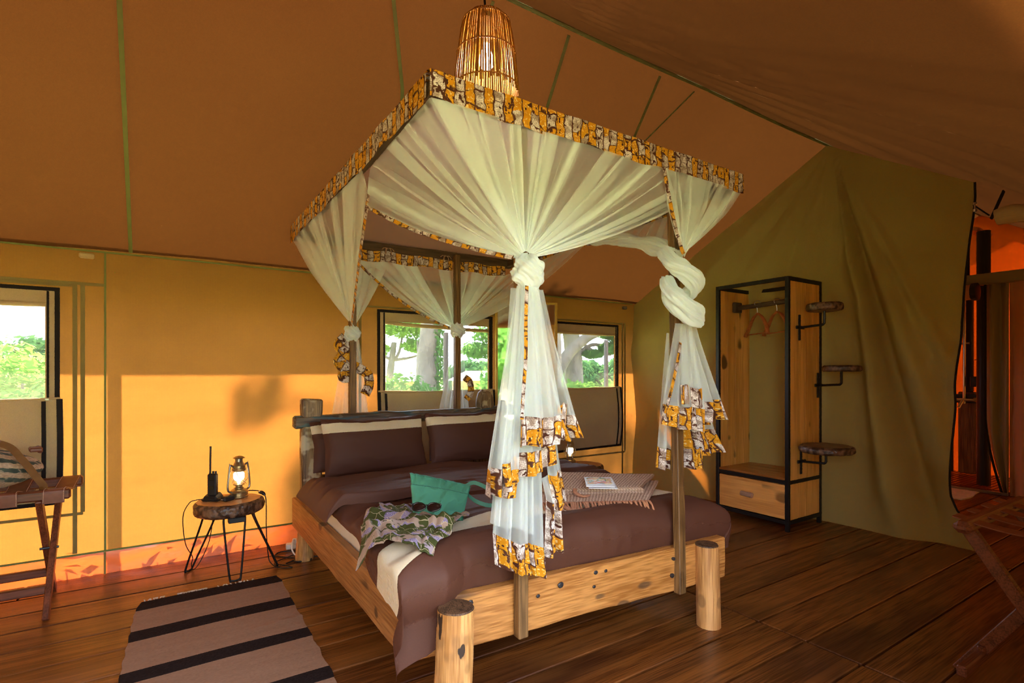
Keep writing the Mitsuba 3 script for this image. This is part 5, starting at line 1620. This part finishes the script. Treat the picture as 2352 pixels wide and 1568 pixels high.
# ------------------------------------------------------------------ rug
rug = thing('striped_rug', 'flat woven rug in brown with black stripes on the boards left of the bed', 'rug')
edges = [3.775, 3.645, 3.365, 3.245, 2.92, 2.815, 2.48, 2.38, 2.03, 1.93, 1.60, 1.5]
for k in range(len(edges) - 1):
    y1, y0 = edges[k], edges[k + 1]
    dark = k % 2 == 0
    def rfn(U, V):
        y = y0 + (y1 - y0) * V
        xl = -.150 - .028 * np.clip((3.75 - y) / .9, 0, 1) + .003 * np.sin(y * 47) + .004 * fb(n3(y * 60, 1.0), 2); xr = .618 + .003 * np.sin(y * 31 + 1) + .006 * fb(n3(y * 60, 5.0), 2)
        if k == 0: xl = xl + .02 * V; xr = xr - .012 * V
        x = xl + (xr - xl) * U
        skew = .004 * np.sin(x * 7)
        return np.stack([x, y + skew + (U - .45) * .012, .0075 + .006 * fb(n3(x * 3, y * 5, 2.0), 3) + (.0015 if dark else 0) + .010 * np.exp(-((y - 3.0 - .1 * x) / .03) ** 2) * np.clip((x - .2) * 3, 0, 1)], -1)
    P, uv = grid(rfn, 60, max(4, int((y1 - y0) / .025)))
    nv = max(4, int((y1 - y0) / .025))
    part(rug, 'black_stripe' if dark else 'brown_field', solid(P[0].reshape(60, nv, 3), [0, 0, 1], .008), 'm_rug_dark' if dark else 'm_rug', smooth=40)
rg = np.random.default_rng(4)
fr = []
for x in np.r_[np.linspace(-.11, -.02, 7), np.linspace(.06, .20, 12), np.linspace(.27, .46, 9)]:
    fr.append(tube(spline([(x, 3.775, .008), (x + rg.normal() * .006, 3.787, .010), (x + .012 * rg.normal(), 3.797, .006)], 6), .0032, 5))
part(rug, 'fringe', J(*fr), 'm_yarn', kind='stuff')

# ------------------------------------------------------------------ pendant lamp
PL = np.array([1.288, 2.2, 0.0])
pn = thing('pendant_lamp', 'bell shaped reed pendant lamp with a lit bulb hanging above the canopy', 'pendant lamp')
part(pn, 'cord', tube([PL + [0, 0, 3.06], PL + [-.012, .02, roof_z(2.22) - .01]], .0055, 8), 'm_cable', smooth=40)
prof = np.array([(.030, 3.078), (.075, 3.070), (.108, 3.040), (.122, 2.99), (.135, 2.90), (.146, 2.80), (.152, 2.735), (.156, 2.690)])


def at_z(z):
    return np.interp(-z, -prof[:, 1], prof[:, 0])


rg = np.random.default_rng(8)
reeds = []
for k in range(80):
    a = 2 * np.pi * k / 80 + rg.normal() * .012
    p2 = lerp_line(prof, 14)
    wob = .0016 * np.sin(np.linspace(0, rg.uniform(4, 9), 14) + rg.uniform(0, 6))
    pth = np.stack([PL[0] + (p2[:, 0] + wob) * np.cos(a + wob * 4), PL[1] + (p2[:, 0] + wob) * np.sin(a + wob * 4), p2[:, 1]], -1)
    pth[-1, 2] += rg.uniform(-.012, .012)
    reeds.append(tube(pth, np.linspace(.0028, .0036, 14) * rg.uniform(.8, 1.25), 6))
part(pn, 'reed', J(*reeds), 'm_reed', smooth=True, kind='stuff')
for z in (2.712, 2.88, 3.03):
    g = np.linspace(0, 2 * np.pi, 60)
    part(pn, 'binding_ring', tube(np.stack([PL[0] + (at_z(z) + .004) * np.cos(g), PL[1] + (at_z(z) + .004) * np.sin(g), 0 * g + z], -1), .0035, 6, False), 'm_reed', smooth=True)
part(pn, 'lamp_holder', lathe([(0, 3.06), (.018, 3.06), (.020, 3.0), (.017, 2.93), (.0, 2.93)], 14, PL), 'm_white_plastic', smooth=35)
key = fresh(pn + '__bulb')
scene[key] = mikit.ply(lathe([(0, 2.808), (.018, 2.812), (.032, 2.826), (.036, 2.85), (.032, 2.875), (.018, 2.905), (.014, 2.93)], 20, PL), 'pendant_bulb_off', smooth=True, **lamp('pendant_bulb', (1.0, .95, .88), 10.0))

# ------------------------------------------------------------------ mirror between the back windows
mr = thing('wall_mirror', 'tall mirror in a thin yellow wooden frame between the two back windows', 'mirror')
mo, ma = np.array([2.675, 4.40]), math.atan2(-.41, .91)       # it stands a little turned towards the room
MM = lambda m: move(m, (mo[0], mo[1], 0), ma)
part(mr, 'glass', MM(cbox(.025, .595, -.004, .002, .60, 2.02, .001)), 'm_mirror')
part(mr, 'backing', MM(cbox(.01, .61, .004, .018, .58, 2.035, .002)), 'm_mirror_frame')
for a, b, c, d in ((0, .025, .0, 2.04), (.595, .62, .0, 2.04), (.025, .595, .56, .60), (.025, .595, 2.02, 2.04)):
    part(mr, 'frame_side', MM(cbox(a, b, -.014, .018, c, d, .003)), 'm_mirror_frame')

# ------------------------------------------------------------------ outdoors: ground, deck, plants, trees, a far tent
GZ = -.35
gr = thing('ground', kind='structure')
scene[gr] = mikit.ply(grid(lambda U, V: np.stack([-70 + 140 * U, -70 + 160 * V, GZ + .12 * fb(n3(U * 60, V * 60), 2) - .02], -1), 120, 120)[0], 'm_grass_ground', smooth=True)
dk = thing('deck', kind='structure')
for k in range(12):
    part(dk, 'deck_board', cbox(-3, 5.5, -1.68 - .2 * k - .196, -1.68 - .2 * k, -.04, -.006, .004), 'm_deck')


def leaves(C, N, size, rg, aspect=.55):
    """A rhombic leaf at every point of C, facing roughly along N."""
    n = len(C)
    N = N + rg.normal(0, .7, (n, 3)); N /= np.linalg.norm(N, axis=1, keepdims=True)
    t = rg.normal(0, 1, (n, 3)); t -= N * (t * N).sum(1, keepdims=True); t /= np.linalg.norm(t, axis=1, keepdims=True)
    b = np.cross(N, t)
    s = (size * rg.uniform(.6, 1.3, n))[:, None]
    v = np.stack([C - t * s, C + b * s * aspect + N * s * .15, C + t * s, C - b * s * aspect + N * s * .15], 1).reshape(-1, 3)
    i = np.arange(n)[:, None] * 4
    return v, np.vstack([i + [0, 1, 2], i + [0, 2, 3]])


def cloud(c, r, n, seed, lump=.35):
    """Points through a lumpy ellipsoid, denser at its skin, and their outward directions."""
    rg = np.random.default_rng(seed)
    d = rg.normal(0, 1, (n, 3)); d /= np.linalg.norm(d, axis=1, keepdims=True)
    k = 1 + 2 * lump * fb(d * 2.2 + seed, 3)
    q = rg.uniform(0, 1, n) ** .30
    return np.asarray(c) + d * np.asarray(r) * (k * q)[:, None], d, rg


def limb(pts, r0, r1, n=16, k=10):
    v, f = tube(spline(pts, n), np.linspace(r0, r1, n), k)
    return v + .12 * r0 * 2 * np.stack([fb(v * 2.5 / max(r0, .1) * .3 + o, 2) for o in (0, 5, 9)], -1), f


def bush(x, y, r, h, n, leaf, size, label, seed, group=None, blades=False):
    b = thing('bush', label, 'bush', group)
    C, d, rg = cloud((x, y, GZ + h * .45), (r, r * .9, h * .55), n, seed)
    C[:, 2] = np.maximum(C[:, 2], GZ + .02)
    part(b, 'foliage', leaves(C, d + [0, -.1, .4], size, rg), leaf)
    st = []
    for k in range(7):
        a = rg.uniform(0, 6.28); e = np.array([x + .6 * r * math.cos(a), y + .6 * r * math.sin(a), GZ + h * rg.uniform(.5, .9)])
        st.append(tube(spline([(x, y, GZ), (x + .3 * r * math.cos(a), y + .3 * r * math.sin(a), GZ + h * .3), e], 6), .02, 5))
    part(b, 'stems', J(*st), 'm_trunk', kind='stuff')
    return b


def polar(u, dist):
    """A point at that distance along the compass direction u/1213 of the view."""
    d = FWD + RIGHT * u
    return d[:2] * dist


# hedge-like bushes beyond the windows, each its own plant
BUSHES = [
    (-.93, 8.6, 1.3, 2.0, 5200, 'm_leaf_bright', .075, 'bright leafy bush filling the left window, in front'),
    (-.84, 7.4, 1.0, 1.62, 4200, 'm_leaf_mid', .075, 'green broad leafed bush low in the left window'),
    (-1.02, 10.5, 1.6, 2.4, 5000, 'm_leaf_pale', .07, 'pale yellow green bush at the left edge of the left window'),
    (-.22, 9.5, 1.1, 1.60, 4200, 'm_leaf_mid', .07, 'leafy bush at the foot of the tree trunk in the middle window'),
    (-.14, 8.4, .8, 1.38, 3600, 'm_leaf_bright', .06, 'bright grassy bush right of the trunk in the middle window'),
    (-.05, 10.5, 1.0, 1.45, 3600, 'm_leaf_bright', .065, 'bright bush behind the right hand net tail in the middle window'),
    (.07, 12.0, 1.5, 1.6, 4200, 'm_leaf_bright', .08, 'bright bush at the left in the right hand window'),
    (.16, 11.0, 1.3, 1.55, 4200, 'm_leaf_bright', .08, 'bright round bush in the right hand window by the pole'),
    (.24, 12.5, 1.4, 1.6, 4000, 'm_leaf_pale', .08, 'pale bush at the right edge of the right hand window'),
    (.02, 17.0, 1.5, 2.3, 3000, 'm_leaf_mid', .12, 'dark green bush behind the net in the middle window'),
]
for k, (u, dist, r, h_, n, leaf, sz, lab) in enumerate(BUSHES):
    p = polar(u, dist)
    bush(p[0], p[1], r, h_, n, leaf, sz, lab, 20 + k, 'bushes outside the windows')
THICKET = ['dark green thicket on the skyline beyond the left edge of the left window', 'dark green thicket on the skyline of the left window', 'dark green thicket on the skyline hidden by the lit wall', 'far green thicket behind the old tree in the right hand window', 'far green thicket behind the pole of the right hand window',
           'far green thicket behind the right hand net tail in the middle window', 'far green thicket right of the right hand window']
for k, (u, dist, r, h_, n) in enumerate([(-1.10, 30, 4.5, 3.7, 3500), (-.84, 36, 4.5, 4.3, 4000), (-.66, 40, 4.5, 3.6, 3500), (.10, 38, 3.4, 2.8, 3500), (.25, 37, 3.4, 2.7, 3500), (-.05, 40, 3.4, 2.6, 3000), (.42, 34, 3.5, 2.8, 3000)]):
    p = polar(u, dist)
    bush(p[0], p[1], r, h_, n, 'm_leaf_dark', .30, THICKET[k], 60 + k, 'far thickets on the skyline')
for k, (x, y, r, h_, nm) in enumerate([(-9.5, -15, 2.2, 2.8, 'far left'), (-4.5, -16, 2.4, 3.2, 'left'), (.5, -15, 2.2, 2.7, 'middle'), (5.5, -16, 2.4, 3.0, 'right'), (10.5, -15, 2.4, 2.8, 'far right')]):
    bush(x, y, r, h_, 3000, 'm_leaf_mid', .17, f'leafy green bush out in front of the tent doorway, {nm} of five', 160 + k, 'bushes in front of the doorway')
tr = thing('tree', 'round leafy tree out in front of the tent doorway, seen only in the mirror', 'tree')
part(tr, 'trunk', limb([(-2.3, -13, GZ), (-2.2, -13, 1.6), (-2.3, -13, 3.0)], .2, .12), 'm_trunk', smooth=True)
C, d, rg = cloud((-2.3, -13, 3.6), (2.0, 2.0, 2.6), 4200, 171)
part(tr, 'crown', leaves(C, d, .17, rg), 'm_leaf_mid')
# long grass blades below the middle window
gb = []
rg = np.random.default_rng(31)
for k in range(420):
    p = polar(rg.uniform(-.26, .02), rg.uniform(7.0, 9.0)); h_ = rg.uniform(.9, 1.5); a = rg.uniform(0, 6.28); l = rg.uniform(.15, .5)
    e = spline([(p[0], p[1], GZ), (p[0] + .3 * l * math.cos(a), p[1] + .3 * l * math.sin(a), GZ + h_ * .7), (p[0] + l * math.cos(a), p[1] + l * math.sin(a), GZ + h_)], 5)
    w = np.array([.010, .010, .008, .006, .001])[:, None] * np.array([[.83, -.55, 0]])
    gb.append((np.stack([e - w, e + w], 1).reshape(-1, 3), grid_faces(5, 2)))
solo('long_grass', J(*gb), 'm_leaf_pale', 'long pale grass blades below the middle window', 'grass', kind='stuff')


# big leaning trunk with creepers in the middle window
p = polar((985 - 1176) / 1213, 10.5)
tr = thing('tree', 'thick pale tree trunk covered with creepers in the middle window', 'tree')
part(tr, 'trunk', limb([(p[0], p[1], GZ), (p[0] - .03, p[1], .9), (p[0] - .02, p[1], 1.7), (p[0] + .06, p[1], 2.6), (p[0] + .02, p[1], 4.2), (p[0] - .3, p[1], 7)], .25, .16, 24, 16), 'm_trunk', smooth=True)
part(tr, 'broken_branch', limb([(p[0] - .05, p[1], 1.25), (p[0] - .17, p[1] + .05, 1.62), (p[0] - .22, p[1] + .05, 1.98)], .10, .012, 10), 'm_trunk', smooth=True)
C, d, rg = cloud((p[0] + .14, p[1] - .16, 1.5), (.14, .14, 1.2), 900, 5)
part(tr, 'creeper', leaves(C, d, .045, rg), 'm_leaf_mid')
crown = []
for k in range(7):
    a = k * .9
    C, d, rg = cloud((p[0] + 1.3 + 1.7 * math.cos(a), p[1] + .9 + 1.3 * math.sin(a), 6.4 + .5 * math.sin(3 * a)), (1.1, 1.0, .45), 900, 80 + k)
    crown.append(leaves(C, d, .09, rg))
part(tr, 'crown', J(*crown), 'm_leaf_mid')
# feathery tree at the left of the middle window
p = polar((905 - 1176) / 1213, 15)
tr = thing('tree', 'feathery light green tree at the left of the middle window', 'tree')
part(tr, 'trunk', limb([(p[0] - .15, p[1], GZ), (p[0] - .12, p[1], 1.2), (p[0], p[1], 2.2)], .13, .07), 'm_trunk', smooth=True)
for a, b in ((.9, .1), (-.7, .5), (.3, .9)):
    part(tr, 'branch', limb([(p[0] - .02, p[1], 1.7), (p[0] + a * .5, p[1], 1.75 + b * .2), (p[0] + a, p[1], 1.8 + b)], .05, .02), 'm_trunk', smooth=True)
cr = []
for k, (a, z, r) in enumerate(((-.3, 2.7, .75), (.35, 2.6, .6), (.1, 3.2, .7), (.65, 2.1, .4), (-.6, 2.0, .5), (.75, 2.65, .35))):
    C, d, rg = cloud((p[0] + a * .84, p[1] - a * .55, z), (r, r, r * .5), 1300, 90 + k)
    cr.append(leaves(C, d, .05, rg))
part(tr, 'crown', J(*cr), 'm_leaf_bright')
# tree with the arching branch in the right window
p = polar((1315 - 1176) / 1213, 13)
tr = thing('tree', 'old tree with a long arching branch in the right hand window', 'tree')
rx = RIGHT
P3 = lambda a, z, dd=0: (p[0] + rx[0] * a + FWD[0] * dd, p[1] + rx[1] * a + FWD[1] * dd, z)
part(tr, 'trunk', limb([P3(.0, GZ), P3(.03, .9), P3(.02, 1.6), P3(-.05, 2.4), P3(-.3, 3.6)], .30, .16, 20, 12), 'm_trunk', smooth=True)
part(tr, 'arching_branch', limb([P3(-.65, .9, -.6), P3(-.35, 1.5, -.6), P3(-.1, 1.85, -.6), P3(.25, 2.15, -.6), P3(.65, 2.32, -.6), P3(1.3, 2.45, -.6)], .16, .09, 24, 12), 'm_trunk', smooth=True)
for pts in (((.05, 1.7), (.4, 2.0), (.75, 2.02), (1.1, 1.95)), ((.3, 2.0), (.6, 1.82), (.95, 1.78)), ((0, 2.2), (.3, 2.7), (.7, 3.0)), ((-.1, 2.4), (-.6, 3.0), (-1.2, 3.3))):
    part(tr, 'branch', limb([P3(a, z) for a, z in pts], .06, .02), 'm_trunk', smooth=True)
cr = []
for k, (a, z, r) in enumerate(((.95, 1.95, .35), (1.1, 2.25, .4), (-.1, 2.55, .6), (.6, 2.75, .7), (-.8, 2.5, .7), (-1.3, 2.1, .5), (.5, 1.8, .25), (-1.9, 2.3, .6), (-2.3, 1.9, .5), (.2, 3.4, 1.2), (-1.4, 3.2, 1.1))):
    C, d, rg = cloud(P3(a, z), (r, r, r * .4), 900, 110 + k)
    cr.append(leaves(C, d, .055, rg))
part(tr, 'crown', J(*cr), 'm_leaf_mid')
# shade tree close behind the tent: its crown dapples the canvas
tr = thing('tree', 'spreading shade tree standing high behind the tent', 'tree')
part(tr, 'trunk', limb([(6.6, 8.6, GZ), (6.5, 8.5, 2.5), (6.2, 8.3, 4.8)], .22, .14), 'm_trunk', smooth=True)
cr = []
for k, (x, y, z, r) in enumerate(((4.3, 7.7, 5.0, .6), (4.9, 7.7, 5.3, .8), (5.4, 7.8, 5.2, .7), (5.0, 8.7, 5.9, .8), (4.4, 8.4, 5.5, .6), (2.5, 7.6, 5.0, .20))):
    part(tr, 'branch', limb([(6.2, 8.3, 4.4), ((6.2 + x) / 2, (8.3 + y) / 2, (4.6 + z) / 2 + .2), (x, y, z)], .07, .02), 'm_trunk', smooth=True)
    C, d, rg = cloud((x, y, z), (r, r, r * .35), int(1000 * r) if k < 5 else 60, 140 + k)
    cr.append(leaves(C, d, .075, rg))
part(tr, 'crown', J(*cr), 'm_leaf_mid')
# poles that carry the outer fly sheet
for u, nm in ((-.1255, 'dark pole outside the middle window'), (.178, 'dark pole outside the right hand window near its frame'), (-1.12, 'pole outside the left window')):
    d = FWD + RIGHT * u; t = (WY + .95) / d[1]; q = d[:2] * t
    solo('fly_pole', tube([(q[0], q[1], GZ), (q[0], q[1], 1.80)], .030, 12), 'm_pole', nm, 'pole', smooth=40)
# the pole that shades the lit wall
solo('fly_pole', tube([(-.12, WY + .30, GZ), (-.12, WY + .30, 1.95)], .034, 12), 'm_pole', 'pole close outside the lit canvas wall', 'pole', smooth=40)
# weeds along the foot of the wall
rg = np.random.default_rng(77)
for k, x in enumerate((-1.25, -.95, -.72, -.42, -.15, .12, .30, .52, .70)):
    w = thing('weed', 'leafy weed outside the foot of the lit wall', 'weed', 'weeds along the foot of the tent')
    vs = []
    st = []
    hh = rg.uniform(.35, .62)
    for j in range(4):
        e = np.array([x + rg.normal() * .08, WY + .10 + rg.uniform(0, .12), GZ + hh * rg.uniform(.7, 1.15)])
        st.append(tube(spline([(x, WY + .14, GZ), ((x + e[0]) / 2, e[1], GZ + hh * .5), e], 6), .004, 5))
        C = e + rg.normal(0, 1, (5, 3)) * [.05, .02, .05]
        vs.append(leaves(C, np.tile([0, -1.0, .3], (5, 1)), .045, rg, .45))
    scene[w] = mikit.ply(J(*vs, *st), 'm_leaf_mid')
# far tent roofs
for u, dist, w_, lab in ((-.205, 22, 3.4, 'white tent roof far off at the left of the middle window'), (-.062, 24, 2.6, 'pale tent roof far off at the right of the middle window')):
    p = polar(u, dist); c = np.array([p[0], p[1], 0])
    t = thing('far_tent', lab, 'tent')
    R2 = lambda a, b, z: c + RIGHT * a + FWD * b + [0, 0, z]
    h0, h1 = 1.0, 1.42
    v = np.array([R2(-w_ / 2, -1.5, h0), R2(w_ / 2, -1.5, h0), R2(w_ / 2 - .5, 0, h1), R2(-w_ / 2 + .7, 0, h1), R2(w_ / 2, 1.5, h0), R2(-w_ / 2, 1.5, h0)])
    part(t, 'roof', (v, np.array([[0, 1, 2], [0, 2, 3], [3, 2, 4], [3, 4, 5]])), 'm_far_tent')
    part(t, 'wall', cbox(p[0] - w_ * .38, p[0] + w_ * .38, p[1] - .8, p[1] + .8, GZ, 1.02, .01), 'm_flap')
